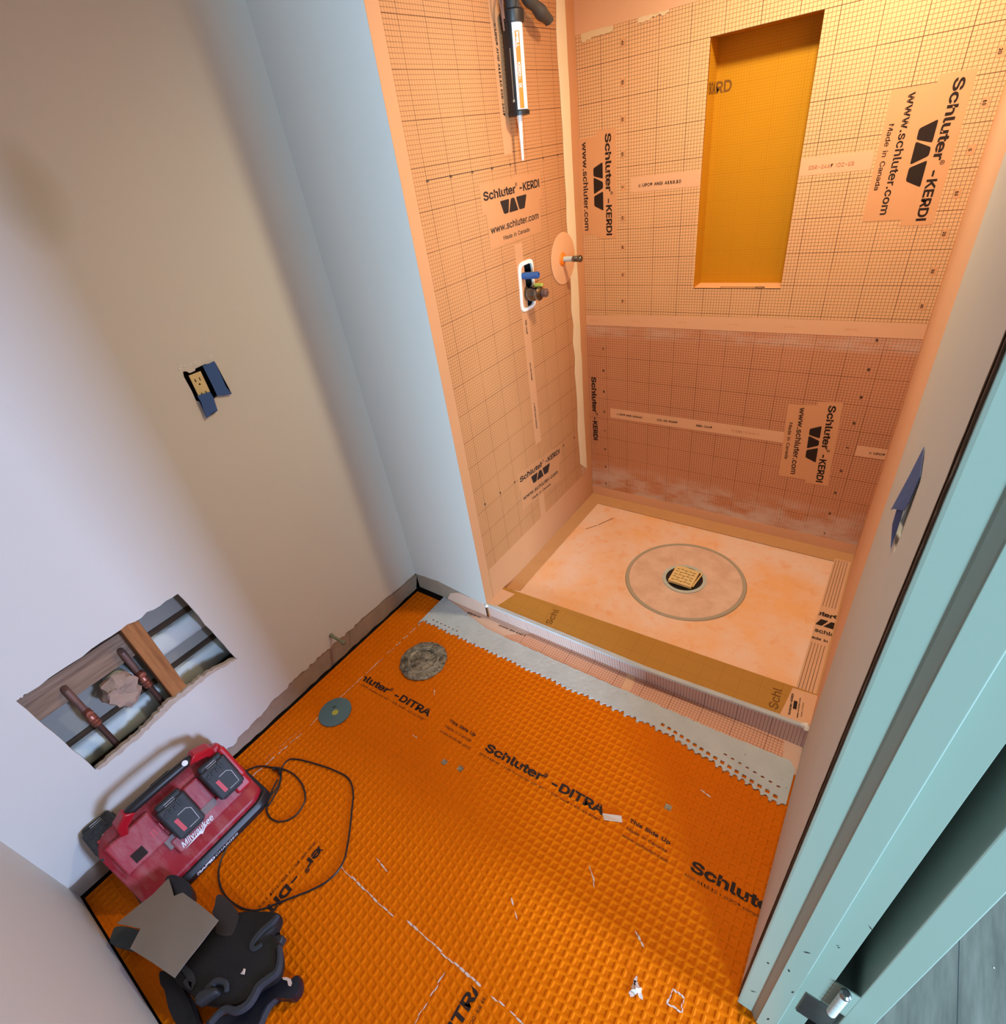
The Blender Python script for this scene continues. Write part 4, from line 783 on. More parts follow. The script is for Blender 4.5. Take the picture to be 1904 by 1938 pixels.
tape(tp, parent=ol); tape([(0.008, -0.5446, 1.1714), (0.008, -0.5075, 1.1686), (0.008, -0.5052, 1.1498), (0.008, -0.5077, 1.1326), (0.008, -0.5104, 1.1125), (0.008, -0.5274, 1.1128), (0.008, -0.5397, 1.1083), (0.008, -0.5481, 1.1056), (0.008, -0.5464, 1.1295), (0.008, -0.5426, 1.1487)], parent=ol)
bm = B(); r5 = random.Random(12)
for k in range(34):
    y_ = r5.uniform(-.556, -.455); z_ = 1.243 + r5.uniform(-.003, .011) + (.004 if y_ > -.49 else 0); q_ = r5.uniform(.0008, .0028)
    lathe(bm, [(q_, 0), (q_ * .6, q_ * .6)], (.0001, y_, z_), (1, 0, 0), 6, jitter=.8)
o_ = obj('torn_paper', bm, M['caulk'], ol, smooth=False); o_['kind'] = 'stuff'
# --- right outlet, taped, seen edge on
orr = empty('electrical_outlet', (XR, -.445, 1.18), 'outlet covered by torn blue tape in the right wall beside the door jamb', 'outlet'); orr['world_parts'] = 1
bpy.context.view_layer.update()
bm = B(); box(bm, XR + .045, XR + .05, -.488, -.396, 1.124, 1.236); obj('junction_box', bm, M['black'], orr, smooth=False)
bm = B(); box(bm, XR + .004, XR + .03, -.470, -.428, 1.128, 1.200); obj('receptacle', bm, M['greenwhite'], orr, smooth=False, bevel=.003)
def rtape(pts, th=.0006):
    bm = B(); loft(bm, [[(XR - a, b, c) for a, b, c in pts], [(XR - a - th, b, c) for a, b, c in pts]]); bmesh.ops.triangulate(bm, faces=[f for f in bm.faces if len(f.verts) > 4])
    obj('blue_tape', bm, M['tape'], orr, smooth=False)
rtape([(.001, -.395, 1.236), (.001, -.480, 1.240), (.003, -.485, 1.205), (.006, -.43, 1.185), (.006, -.40, 1.190)])
rtape([(.002, -.475, 1.215), (.004, -.480, 1.192), (.011, -.42, 1.155), (.012, -.40, 1.140), (.005, -.40, 1.200)])
rtape([(.002, -.425, 1.190), (.001, -.440, 1.130), (.002, -.455, 1.118), (.006, -.415, 1.128), (.007, -.405, 1.16)])

# --- copper supply stub at the wall base
st_ = empty('supply_stub', (0, -.479, .144), 'short dull green capped pipe stub sticking out near the base of the left wall', 'pipe stub'); st_['world_parts'] = 1
bpy.context.view_layer.update()
d_ = Vector((.050, .004, -.012)).normalized(); bm = B(); lathe(bm, [(.0085, -.010), (.0085, .004), (.006, .008), (.006, .052), (.0085, .056), (.0095, .066), (.0085, .072), (.003, .073)], (.001, -.479, .144), d_, seg=20)
obj('pipe', bm, mottled('dull_green_pipe', (118, 116, 92), .2, 40, .6), st_)

# --- inside the opening in the left wall
bm = B(); box(bm, -.115, -.100, -1.45, -.65, .1, .9); S(obj('wall_cavity_back', bm, mottled('grey_board', (142, 140, 132), .06, 8, .85), smooth=False))
bm = B(); box(bm, -.1, -.012, -.78, -.74, .0, .9); box(bm, -.1, -.012, -1.40, -1.36, 0, .9); S(obj('wall_cavity_studs', bm, M['gap'], smooth=False))
def lathstrip(z0, z1, y0, y1, label):
    bm = B(); n = 10; zc = (z0 + z1) / 2; h = (z1 - z0) / 2; rings = []
    for i in range(15):
        y = y0 + (y1 - y0) * i / 14
        rings.append([(-.1 + .022 * max(0, math.sin(PI * k / n)) ** .6 + (.0015 * noise.noise(Vector((y * 30, k, zc)))), y, zc - h * math.cos(PI * k / n)) for k in range(n + 1)])
    loft(bm, rings); o = obj('cavity_pipe', bm, M['pipewhite']); tag(o, label, 'pipe', 'pale pipes in the wall opening')
lathstrip(.300, .385, -1.36, -.965, 'speckled pale horizontal pipe low in the wall opening behind the copper pipes')
lathstrip(.305, .392, -.958, -.785, 'pale horizontal pipe low in the right part of the wall opening, near its bottom corner')
lathstrip(.462, .540, -.958, -.785, 'pale horizontal pipe above another in the right part of the wall opening')
bm = B()
for (z, y0, y1) in ((.400, -1.36, -.96), (.405, -.96, -.785), (.552, -.96, -.785), (.290, -1.36, -.785)): box(bm, -.1, -.097, y0, y1, z - .010, z + .010)
S(obj('trim_cavity_shadow_gap', bm, wood('dark_lath', (52, 40, 28), (74, 58, 40), (3, 1, 14)), smooth=False))  # dark strips painting in the shade between the pale pipes
bm = B(); box(bm, -.085, -.055, -1.355, -1.006, .548, .640); o_ = obj('backing_board', bm, M['plank'], smooth=False, bevel=.002); tag(o_, 'weathered brown horizontal board with both copper pipes in front of it', 'board')
bm = B(); box(bm, -.075, -.006, -1.008, -.962, .20, .74); o_ = obj('wall_stud', bm, M['stud'], smooth=False, bevel=.002); tag(o_, 'orange brown upright timber stud crossing the wall opening', 'stud')
def copper(y, z_t, label):
    e = empty('copper_pipe', (-.045, y, .25), label, 'pipe', 'copper supply pipes in the wall opening'); e['world_parts'] = 1; bpy.context.view_layer.update()
    bm = B(); tube(bm, [(-.09, y, .592), (-.055, y, .592), (-.043, y, .586), (-.040, y, .572), (-.040, y, .45)], .0088, 14); obj('upper_pipe', bm, M['copper'], e)
    bm = B(); tube(bm, [(-.040, y, .46), (-.040, y, .18)], .0082, 14); obj('lower_pipe', bm, mottled('dark_copper', (86, 60, 52), .2, 30, .5, .5) if 'dcop' not in M else M['dcop'], e)
    bm = B(); z = z_t
    lathe(bm, [(.0105, -.03), (.0115, -.028), (.0115, -.006), (.013, -.004), (.013, .004), (.0115, .006), (.0115, .03), (.0105, .032)], (-.040, y, z - .03), (0, 0, 1), 20)
    lathe(bm, [(.0095, 0), (.0105, .010), (.0105, .020), (.0085, .024), (.001, .025)], (-.040, y, z), (1, .1, 0), 20)
    for k in range(3): lathe(bm, [(.0118, 0), (.0128, .001), (.0128, .004), (.0118, .005)], (-.040, y, z - .055 + k * .011), (0, 0, 1), 20)
    obj('coupling', bm, M['brightcopper'], e)
M['dcop'] = mottled('dark_copper', (86, 60, 52), .2, 30, .5, .5)
copper(-1.182, .500, 'left copper supply pipe with elbow and coupling in the wall opening')
copper(-1.034, .502, 'copper supply pipe and coupling right beside the orange brown stud')
dp = empty('drain_pipe', (-.06, -1.055, .50), 'pale drain pipe stub stuffed with a rag between the copper pipes', 'pipe'); dp['world_parts'] = 1; bpy.context.view_layer.update()
bm = B(); lathe(bm, [(.034, 0), (.034, .045), (.030, .045), (.030, .0)], (-.095, -1.075, .508), (1, -.1, -.1), 28); obj('pipe', bm, M['pipewhite'], dp)
rg = []
bm = B(); n = 28
for j in range(9):
    t = j / 8; rr = (.034, .042, .046, .045, .040, .034, .026, .015, .003)[j]; h = (.0, .008, .020, .032, .042, .047, .046, .042, .040)[j]
    rg.append([(-.060 + h + .006 * noise.noise(Vector((k * .5, j * .8, 1))), -1.090 + rr * math.cos(2 * PI * k / n) * (1 + .55 * noise.noise(Vector((math.cos(2 * PI * k / n) * 1.6, math.sin(2 * PI * k / n) * 1.6, j * .45)))),
                .492 + rr * 1.12 * math.sin(2 * PI * k / n) * (1 + .55 * noise.noise(Vector((math.cos(2 * PI * k / n) * 1.6, math.sin(2 * PI * k / n) * 1.6, 5 + j * .45))))) for k in range(n)])
loft(bm, rg); o_ = obj('rag_plug', bm, M['rag']); tag(o_, 'crumpled tan rag stuffed into the drain stub in the wall opening', 'rag')

# --- toilet flange and abrasive disc on the floor
tf = empty('toilet_flange', (.313, -.318, .0), 'round crusted metal toilet flange sunk in the orange floor', 'toilet flange')
bm = B(); pr_ = [(.093, 0), (.095, .006), (.090, .011), (.076, .014), (.062, .011), (.056, .013), (.050, .010), (.050, 0)]
lathe(bm, pr_, (0, 0, 0), seg=72, jitter=.05, ring=True); obj('flange_ring', bm, M['cast'], tf)
bm = B(); lathe(bm, [(.0495, 0), (.0495, .006), (.040, .009), (.020, .008), (.001, .0085)], (0, 0, 0), seg=40, jitter=.06); obj('plug', bm, M['cast'], tf)
bm = B(); lathe(bm, [(.058, .0), (.060, .0025), (.062, .0)], (0, 0, .0115), seg=60, jitter=.06, ring=True); obj('plug_rim', bm, mottled('chalky_metal', (158, 150, 136), .2, 40, .8), tf)
for a in (250, 262):
    bm = B(); lathe(bm, [(.008, 0), (.008, .004), (.005, .006)], (.078 * math.cos(math.radians(a)), .078 * math.sin(math.radians(a)), .011), seg=10, jitter=.2); obj('closet_bolt', bm, M['steel'], tf)
bd = empty('abrasive_disc', (.178, -.663, .0008), 'flat blue grey round disc with a small yellow centre on the orange floor', 'disc')
bm = B(); lathe(bm, [(.059, 0), (.0605, .001), (.0605, .0042), (.059, .005)], (0, 0, 0), seg=64); obj('disc', bm, M['bluedisc'], bd)
bm = B(); lathe(bm, [(.0115, .0049), (.0115, .0056), (.008, .0058)], (.004, -.002, 0), seg=32); obj('centre', bm, M['yellow'], bd)
bm = B(); box(bm, -.002, .002, -.008, .008, .0049, .0054, M=Matrix.Translation((-.018, .012, 0)) @ Matrix.Rotation(math.radians(-38), 4, 'Z')); obj('slot', bm, M['ink'], bd, smooth=False)

# --- shower valve, pipe seal and stub on the left shower wall
vx = W1
sv = empty('shower_valve', (vx, .527, 1.2), 'chrome shower valve body in its white edged cut-out on the shower side wall', 'shower valve'); sv['world_parts'] = 1; bpy.context.view_layer.update()
o2 = rpoly([(.474, 1.120), (.572, 1.120), (.578, 1.284), (.484, 1.284)], .026)
bm = B(); addsheet(bm, 'x', vx - .003, vx + .0045, o2, [rpoly([(.486, 1.131), (.564, 1.131), (.570, 1.271), (.496, 1.271)], .02)]); obj('sealant_edge', bm, M['caulk'], sv, smooth=False, bevel=.002)
bm = B(); addsheet(bm, 'x', vx - .058, vx - .0035, o2, [rpoly([(.484, 1.130), (.565, 1.130), (.571, 1.272), (.494, 1.272)], .02)]); addsheet(bm, 'x', vx - .06, vx - .055, o2); box(bm, vx - .056, vx - .012, .492, .505, 1.135, 1.265); obj('recess_back', bm, M['black'], sv, smooth=False)
bm = B(); lathe(bm, [(.026, -.05), (.027, 0), (.027, .030), (.023, .036), (.023, .045), (.025, .048), (.025, .052), (.017, .060), (.010, .061)], (vx, .530, 1.176), (1, 0, 0), 28); obj('valve_body', bm, M['chrome'], sv)
bm = B(); lathe(bm, [(.014, 0), (.014, .024), (.010, .027)], (vx + .052, .536, 1.176), (1, 0, 0), 20); obj('valve_stem', bm, M['copper'], sv)
bm = B(); box(bm, vx + .030, vx + .062, .528, .542, 1.198, 1.208); obj('limit_stop', bm, M['yellow'], sv, smooth=False, bevel=.002)
bm = B(); lathe(bm, [(.0115, -.05), (.0115, .060), (.008, .062), (.008, .055), (.007, .0)], (vx, .510, 1.238), (1, .12, .02), 20); o_ = obj('taped_tube', bm, M['tape'], sv)
bm = B(); lathe(bm, [(.008, 0), (.008, .006), (.005, .008)], (vx - .02, .53, 1.214), (1, 0, 0), 6); obj('screw', bm, M['steel'], sv)
ps = empty('pipe_seal', (vx + .001, .79, 1.236), 'round peach sealing disc around the pipe stub on the shower side wall', 'pipe seal'); ps['world_parts'] = 1; bpy.context.view_layer.update()
bm = B(); lathe(bm, [(.091, 0), (.091, .0016), (.0895, .002), (.019, .002), (.019, 0)], (vx + .0012, .793, 1.236), (1, 0, 0), 64)
obj('seal_disc', bm, M['kplain'], ps)
bm = B(); lathe(bm, [(.024, 0), (.023, .003), (.018, .007), (.0105, .009), (.0105, 0)], (vx + .003, .785, 1.236), (1, 0, 0), 32); obj('rubber_grommet', bm, M['orangeplastic'], ps)
pp = empty('shower_pipe', (vx, .785, 1.236), 'whitish pipe stub with a threaded plug poking through the round seal', 'pipe stub'); pp['world_parts'] = 1; bpy.context.view_layer.update()
bm = B(); lathe(bm, [(.0095, -.03), (.0095, .046), (.0085, .047), (.0085, .05)], (vx, .785, 1.236), (1, 0, 0), 20); obj('pipe', bm, M['pipewhite'], pp)
bm = B(); lathe(bm, [(.0105, 0), (.0105, .010)], (vx + .049, .785, 1.236), (1, 0, 0), 20)
for k in range(4): lathe(bm, [(.0095, 0), (.0108, .0012), (.0095, .0024)], (vx + .060 + .003 * k, .785, 1.236), (1, 0, 0), 20)
obj('thread', bm, M['steel'], pp)
bm = B(); lathe(bm, [(.0115, 0), (.0125, .002), (.0125, .010), (.009, .014), (.006, .015)], (vx + .073, .785, 1.236), (1, 0, 0), 8); obj('plug', bm, M['chrome'], pp)

# --- sealant gun hanging on the shower side wall
gg = empty('caulking_gun', (.441, .533, 1.80), 'black sealant gun with a white and orange cartridge hanging nozzle down on the shower wall', 'caulking gun'); gg['world_parts'] = 1; bpy.context.view_layer.update()
G0, G1 = Vector((.4425, .526, 1.689)), Vector((.4405, .537, 1.915)); ga = (G1 - G0).normalized()
ge = Vector((1, 0, 0)); ge = (ge - ga * ge.dot(ga)).normalized(); gf = ga.cross(ge).normalized()    # ge out of the wall, gf along the wall (+y)
if gf.y < 0: gf = -gf
def gp_(r_, ang, h): return G0 + ga * h + (ge * math.cos(ang) + gf * math.sin(ang)) * r_
def sector(bm, r0, r1, a0, a1, h0, h1, n=14, mi=0):
    loft(bm, [[gp_(r1, a, h0), gp_(r1, a, h1), gp_(r0, a, h1), gp_(r0, a, h0)] for a in [a0 + (a1 - a0) * i / n for i in range(n + 1)]], mi=mi)
bm = B(); lathe(bm, [(.0255, .0), (.0265, .003), (.0265, .205), (.0255, .208)], G0, ga, 36); ct = obj('cartridge', bm, M['white'], gg)
bm = B(); sector(bm, .0262, .0270, -.86, -.34, .012, .186); o_ = obj('cartridge_label', bm, M['orangeplastic'], gg); o_['label'] = 'orange label on the white cartridge'
bm = B()
for i, (ch, hh) in enumerate((('SCHLUTER', .118), ('XL', .170))):
    h = hh
    t = B(); text_bm(t, {'SCHLUTER': 'KERDI-FIX', 'XL': 'ALL'}[ch], (0, 0, 0), (1, 0, 0), (0, 1, 0), size=.016, bold=.02)
    for v in t.verts:
        a = -.78 + v.co.y / .027; v.co = gp_(.0274, a, h - v.co.x)
    me = bpy.data.meshes.new('t'); t.to_mesh(me); t.free(); bm.from_mesh(me); bpy.data.meshes.remove(me)
for k, h in enumerate((.180, .172, .164)):
    f_ = [(.0035, -.0035), (.0035, .0035), (-.0035, .0022), (-.0035, -.0022)] if k != 1 else [(.0035, -.0022), (.0035, .0022), (-.0035, .0035), (-.0035, -.0035)]
    bm.faces.new([bm.verts.new(gp_(.0274, .0 - .60 + b / .027, h + a)) for a, b in f_])
obj('label_print', bm, M['white'], gg, smooth=False)
bm = B(); sector(bm, .0275, .0305, -PI + .5, -1.12, -.004, .215, 20); lathe(bm, [(.026, -.002), (.031, -.002), (.032, .006), (.0275, .010), (.026, .010)], G0, ga, 30)
sector(bm, .0275, .0330, -1.32, -1.15, .0, .21, 3)
lathe(bm, [(.0275, .0), (.0320, .002), (.0330, .012), (.0330, .026), (.029, .030), (.012, .032)], G1 - ga * .022, ga, 30); obj('carriage', bm, M['black'], gg)
bm = B(); tube(bm, [gp_(.0325, -1.42, .035), gp_(.0325, -1.42, .150)], .0018, 8); lathe(bm, [(.004, 0), (.0045, .004), (.002, .008)], gp_(.0335, -1.42, .028), ga, 10); obj('rod', bm, M['steel'], gg)
bm = B(); lathe(bm, [(.0085, 0), (.0075, -.010), (.0058, -.045), (.0062, -.050), (.0050, -.070), (.0042, -.100), (.0046, -.106), (.0030, -.116)], G0, ga, 16); obj('nozzle', bm, M['caulk'], gg)
# pistol grip, running up and then out to the right
hp = catmull([G1 + ga * .004 + gf * .004, G1 + ga * .045 + gf * .018, G1 + ga * .052 + gf * .048 + ge * .004, G1 + ga * .034 + gf * .086 + ge * .010, G1 + ga * .014 + gf * .125 + ge * .016, G1 + ga * .000 + gf * .160 + ge * .020, G1 - ga * .008 + gf * .170 + ge * .021], 7)
rr = []
for i in range(len(hp)):
    t = i / (len(hp) - 1); rr.append((.017 + .002 * math.sin(t * 30) if t < .8 else .0145) * (1 if t < .93 else max(.35, (1 - t) / .07 * .65 + .35)))
bm = B(); tube(bm, hp, rr, 16); obj('grip', bm, mottled('dark_grey_rubber', (66, 60, 54), .12, 30, .6), gg)
bm = B(); tube(bm, catmull([G1 + ga * .03 - gf * .008, G1 + ga * .09 - gf * .0, G1 + ga * .13 + gf * .05], 5), .011, 12); lathe(bm, [(.016, .0), (.018, .01), (.018, .04), (.012, .05)], G1 + ga * .006, ga, 20); obj('pusher_housing', bm, M['dustblack'], gg)
bm = B(); tube(bm, catmull([G1 + ga * .12 - gf * .020, G1 + ga * .05 - gf * .034, G1 + ga * .02 - gf * .046, G1 - ga * .015 - gf * .045], 6), .0045, 8); tube(bm, catmull([G1 + ga * .12 - gf * .05, G1 + ga * .03 - gf * .058, G1 - ga * .00 - gf * .052, G1 - ga * .04 - gf * .047], 6), .0028, 8)
obj('trigger_rods', bm, M['copper'], gg)
bm = B(); lathe(bm, [(.002, 0), (.002, .06)], (W1 - .01, .533, 2.06), (1, 0, .2), 8); nl = obj('nail', bm, M['steel']); tag(nl, 'nail in the shower wall that the sealant gun hangs from', 'nail')

# --- battery charger station
ch = empty('battery_charger', (.14, -1.19, .0008), 'dusty red and black six bay battery charger standing on the floor against the left wall', 'battery charger'); ch['world_parts'] = 1; bpy.context.view_layer.update()
YL, YR = -1.375, -.995
def bodyrings(prof, yl, yr, cut, n=6):
    """profile in x,z extruded along y with rounded-off ends"""
    cx = sum(p[0] for p in prof) / len(prof); cz = min(p[1] for p in prof); R = []
    S_ = [0, .25, .6, .85, 1]
    ys = [(0, 0)] 
    seq = [(yl + cut * t, math.sin(t * PI / 2)) for t in (0, .15, .4, .7, 1)] + [(yr - cut * t, math.sin(t * PI / 2)) for t in (1, .7, .4, .15, 0)]
    for (y, s_) in seq:
        k = .80 + .20 * s_; R.append([(cx + (px_ - cx) * k, y, cz + (pz - cz) * (.86 + .14 * s_)) for px_, pz in prof])
    return R
red = [(.035, .032), (.030, .15), (.045, .192), (.075, .206), (.102, .204), (.118, .190), (.196, .080), (.222, .062), (.238, .050), (.240, .032)]
bm = B(); loft(bm, bodyrings(red, YL, YR, .045)); body = obj('housing', bm, M['dustred'], ch, bevel=.004)
blk = [(.020, .001), (.016, .010), (.018, .034), (.245, .034), (.256, .020), (.257, .001)]
bm = B(); loft(bm, bodyrings(blk, YL - .006, YR + .012, .05)); base = obj('base', bm, M['black'], ch, bevel=.002)
sd = Vector((.581, 0, -.814)); sn = Vector((.814, 0, .581))
def slope(t, y, h): return Vector((.112, y, .199)) + sd * t + sn * h
slotR = lambda: None
rotS = Matrix(((0, -sd.x, sn.x, 0), (1, 0, 0, 0), (0, -sd.z, sn.z, 0), (0, 0, 0, 1)))   # local X along +y, Y up the slope, Z out
def on_slope(t, y, h): return Matrix.Translation(slope(t, y, h)) @ rotS
def sbox(bm, y0, y1, t0, t1, h0, h1, mi=0):
    v = [slope(t, y, h) for y in (y0, y1) for t in (t0, t1) for h in (h0, h1)]; V = [bm.verts.new(p) for p in v]
    for q in ((0, 1, 3, 2), (4, 6, 7, 5), (0, 4, 5, 1), (2, 3, 7, 6), (0, 2, 6, 4), (1, 5, 7, 3)): bm.faces.new([V[i] for i in q]).material_index = mi
# raised bays and end cheeks
for q_ in ((-1.145, -1.098, .018, .105, -.01, .012), (-1.355, -1.235, -.002, .100, -.012, .010)):
    bm = B(); sbox(bm, *q_); obj('bay_divider', bm, M['dustred'], ch, smooth=False, bevel=.005)
bm = B(); sbox(bm, -1.018, -.996, -.005, .115, -.03, .028); sbox(bm, -1.05, -1.0, .090, .150, -.03, .020); sbox(bm, -1.045, -1.0, -.02, .015, -.03, .020); obj('end_cheek', bm, M['red'], ch, smooth=False, bevel=.008)
bm = B()
for k in range(5): sbox(bm, -1.262 + .009 * k, -1.259 + .009 * k, .045, .068, .009, .0115)
obj('vent_ribs', bm, M['redlabel'], ch, smooth=False)
bm = B(); sbox(bm, -1.325, -1.292, .060, .088, .008, .0108)
for k in range(4): sbox(bm, -1.320 + .007 * k, -1.317 + .007 * k, .060, .084, .0105, .0125)
obj('vent', bm, M['ink'], ch, smooth=False)
M['dust'] = mottled('grey_dust_film', (132, 120, 120), .12, 20, .9)
for q_ in ((-1.255, -1.222, .095, .130, -.004, .0085), (-1.145, -1.100, .100, .125, -.004, .0125)):
    bm = B(); sbox(bm, *q_); obj('dust_patch', bm, M['dust'], ch, smooth=False, bevel=.003)
# brand script and strip lettering
bm = B(); lv = Vector((.0, 0, 0)); uu = Vector((0, 1, 0)); vv = (-sd).normalized()
oL = slope(.149, -1.232, .0135) 
bmf = B(); sbox(bmf, -1.245, -1.035, .108, .158, -.02, .012); obj('lower_lip', bmf, M['dustred'], ch, smooth=False, bevel=.006)
text_bm(bm, 'Milwaukee', oL, uu, vv, width=.098, tall=.024, bold=.012, shear=.30, lift=.0004)
poly_bm(bm, [(.0, -.006), (.062, .0035), (.058, -.0035), (.100, .016), (.055, -.0095), (.050, -.0045)], oL, uu, vv, 0, .0006)
obj('brand_script', bm, M['white'], ch, smooth=False); bm = B()
text_bm(bm, 'RAPID', (.2575, -1.250, .010), (0, 1, 0), (0, 0, 1), width=.056, tall=.0125, bold=.05, shear=.15)
text_bm(bm, 'CHARGER', (.2575, -1.192, .010), (0, 1, 0), (0, 0, 1), width=.076, tall=.0125, bold=.005, shear=.15)
obj('strip_lettering', bm, M['white'], ch, smooth=False)
# handle
bm = B(); tube(bm, catmull([(.128, -1.262, .262), (.134, -1.25, .268), (.138, -1.18, .272), (.136, -1.10, .268), (.130, -1.085, .262)], 6), .0135, 12); hd = obj('handle', bm, M['black'], ch)
bm = B(); lathe(bm, [(.008, 0), (.008, .003), (.004, .004)], (.146, -1.098, .279), (.8, 0, .6), 16); obj('handle_badge', bm, M['white'], hd)
def bracket(y0, y1, yb, s):
    bm = B(); loft(bm, [[(.115, y0, .255), (.150, y0, .262), (.148, y1, .280), (.112, y1, .276)], [(.100, yb - .012 * s, .225), (.138, yb - .012 * s, .228), (.134, yb + .010 * s, .245), (.098, yb + .010 * s, .245)], [(.090, yb, .185), (.125, yb, .190), (.118, yb + .02 * s, .185), (.088, yb + .02 * s, .185)]])
    obj('handle_bracket', bm, M['red'], ch, bevel=.004)
bracket(-1.095, -1.070, -1.035, 1); bracket(-1.250, -1.272, -1.295, -1)
# cord
def cordz(P): return [(x, y, .0035) for x, y in P]
cp = cordz([(0.0768, -0.9967), (0.0846, -0.9808), (0.1122, -0.9472), (0.1544, -0.9264), (0.1928, -0.9097), (0.24, -0.9), (0.2983, -0.906), (0.3465, -0.9291), (0.3632, -0.9581), (0.3633, -0.9907), (0.3396, -1.0198), (0.3075, -1.0305), (0.2754, -1.0257), (0.2516, -1.0096), (0.2387, -0.9832), (0.2336, -0.957), (0.2191, -0.9358), (0.1975, -0.9181), (0.1836, -0.8982), (0.1821, -0.8832), (0.1898, -0.8696), (0.2159, -0.8567), (0.2517, -0.8449), (0.3126, -0.8275), (0.3628, -0.816), (0.4094, -0.8092), (0.4452, -0.8173), (0.4808, -0.8417), (0.507, -0.8701), (0.5383, -0.904), (0.5725, -0.9438), (0.5985, -0.9807), (0.6065, -1.0152), (0.5997, -1.0489), (0.5832, -1.0793), (0.5638, -1.107), (0.543, -1.1333), (0.518, -1.1664), (0.4917, -1.1981), (0.4653, -1.2151), (0.4304, -1.2269), (0.3843, -1.2325), (0.3451, -1.2287), (0.3166, -1.2194), (0.2935, -1.2059), (0.276, -1.1882), (0.2602, -1.1636), (0.2482, -1.1356), (0.2529, -1.1172)])
bm = B(); c_ = catmull(cp, 4)
for i, p_ in enumerate(c_): p_.z = .0035 + .004 * max(0, noise.noise(Vector((i * .06, 0, 3))))
c_[0].z = .02
tube(bm, c_, .0026, 8); cd = obj('power_cord', bm, M['black'], ch)
bm = B(); tube(bm, catmull(cordz([(0.2084, -0.9239), (0.2346, -0.9504), (0.2504, -0.9818), (0.2596, -1.0104), (0.2491, -1.0055), (0.2265, -0.973), (0.2106, -0.9409)]), 4), .0026, 8)
tube(bm, [(.168, -.925, .008), (.19, -.915, .010), (.205, -.925, .008)], .006, 8); tube(bm, [(.170, -.920, .012), (.175, -.930, .012)], .004, 8)
obj('cord_knot', bm, M['black'], cd)

# batteries: local X to the right, Y up the slope, Z out of the bay
def battery(M4, label, first=None):
    if first is None:
        e = bpy.data.objects.new('battery_pack', None); COL.objects.link(e)
        bm = B(); box(bm, -.040, .040, -.060, .045, 0, .034); box(bm, -.036, .036, .020, .060, .0, .028); box(bm, -.034, .034, -.066, -.02, .0, .026); obj('case', bm, M['dustblack'], e, smooth=False, bevel=.006)
        bm = B(); box(bm, -.042, -.034, -.030, .042, .010, .028); obj('release_latch', bm, M['black'], e, smooth=False, bevel=.002)
        bm = B(); box(bm, .034, .042, -.030, .042, .010, .028); obj('release_latch', bm, M['black'], e, smooth=False, bevel=.002)
        bm = B(); box(bm, -.028, .028, .050, .056, .026, .030); box(bm, -.022, .022, .030, .034, .033, .0355)
        for k in range(4): box(bm, -.030 + .014 * k, -.022 + .014 * k, .016, .028, .033, .0365)
        box(bm, .012, .018, .020, .040, .033, .037); obj('rib', bm, M['dustblack'], e, smooth=False, bevel=.001)
        bm = B(); poly_bm(bm, [(-.020, -.046), (-.009, -.046), (-.011, -.004), (-.022, -.004)], (0, 0, .034), (1, 0, 0), (0, 1, 0), 0, .0006); obj('red_label', bm, M['redlabel'], e, smooth=False)
        bm = B(); tube(bm, [(-.004, -.048, .0345), (.026, -.048, .0345), (.028, -.008, .0345), (.018, .002, .0345), (-.006, .002, .0345)], .0007, 6); obj('label_line', bm, M['white'], e); bm = B(); tube(bm, [(-.015, .044, .0315), (.015, .044, .0315), (.015, .050, .0315), (-.015, .050, .0315)], .0006, 6, closed=True); obj('label_line', bm, M['white'], e)
    else:
        e = first.copy(); COL.objects.link(e)
        for c in first.children:
            d = c.copy(); COL.objects.link(d); d.parent = e
    e.matrix_world = M4; return tag(e, label, 'battery', 'batteries on the red charger')
b1_ = battery(on_slope(.062, -1.052, .008), 'dusty black battery in the front right bay of the red charger')
battery(on_slope(.062, -1.184, .008), 'dusty black battery in the front bay beside the white script logo', b1_)
rotB = Matrix(((0, .581, -.814, 0), (-1, 0, 0, 0), (0, .814, .581, 0), (0, 0, 0, 1)))
battery(Matrix.Translation((.058, -1.310, .172)) @ Matrix.Rotation(math.radians(18), 4, 'Y') @ Matrix(((0, .25, .0, 0), (1, 0, 0, 0), (0, 0, 1, 0), (0, 0, 0, 1))) if False else Matrix.Translation((.052, -1.335, .165)) @ Matrix.Rotation(PI / 2, 4, 'Z') @ Matrix.Rotation(math.radians(20), 4, 'X'), 'black battery behind the left red bracket of the charger handle', b1_)
battery(Matrix.Translation((.042, -1.165, .118)) @ Matrix.Rotation(PI / 2, 4, 'Z') @ Matrix.Rotation(math.radians(20), 4, 'X'), 'black battery in the rear bay under the charger handle', b1_)

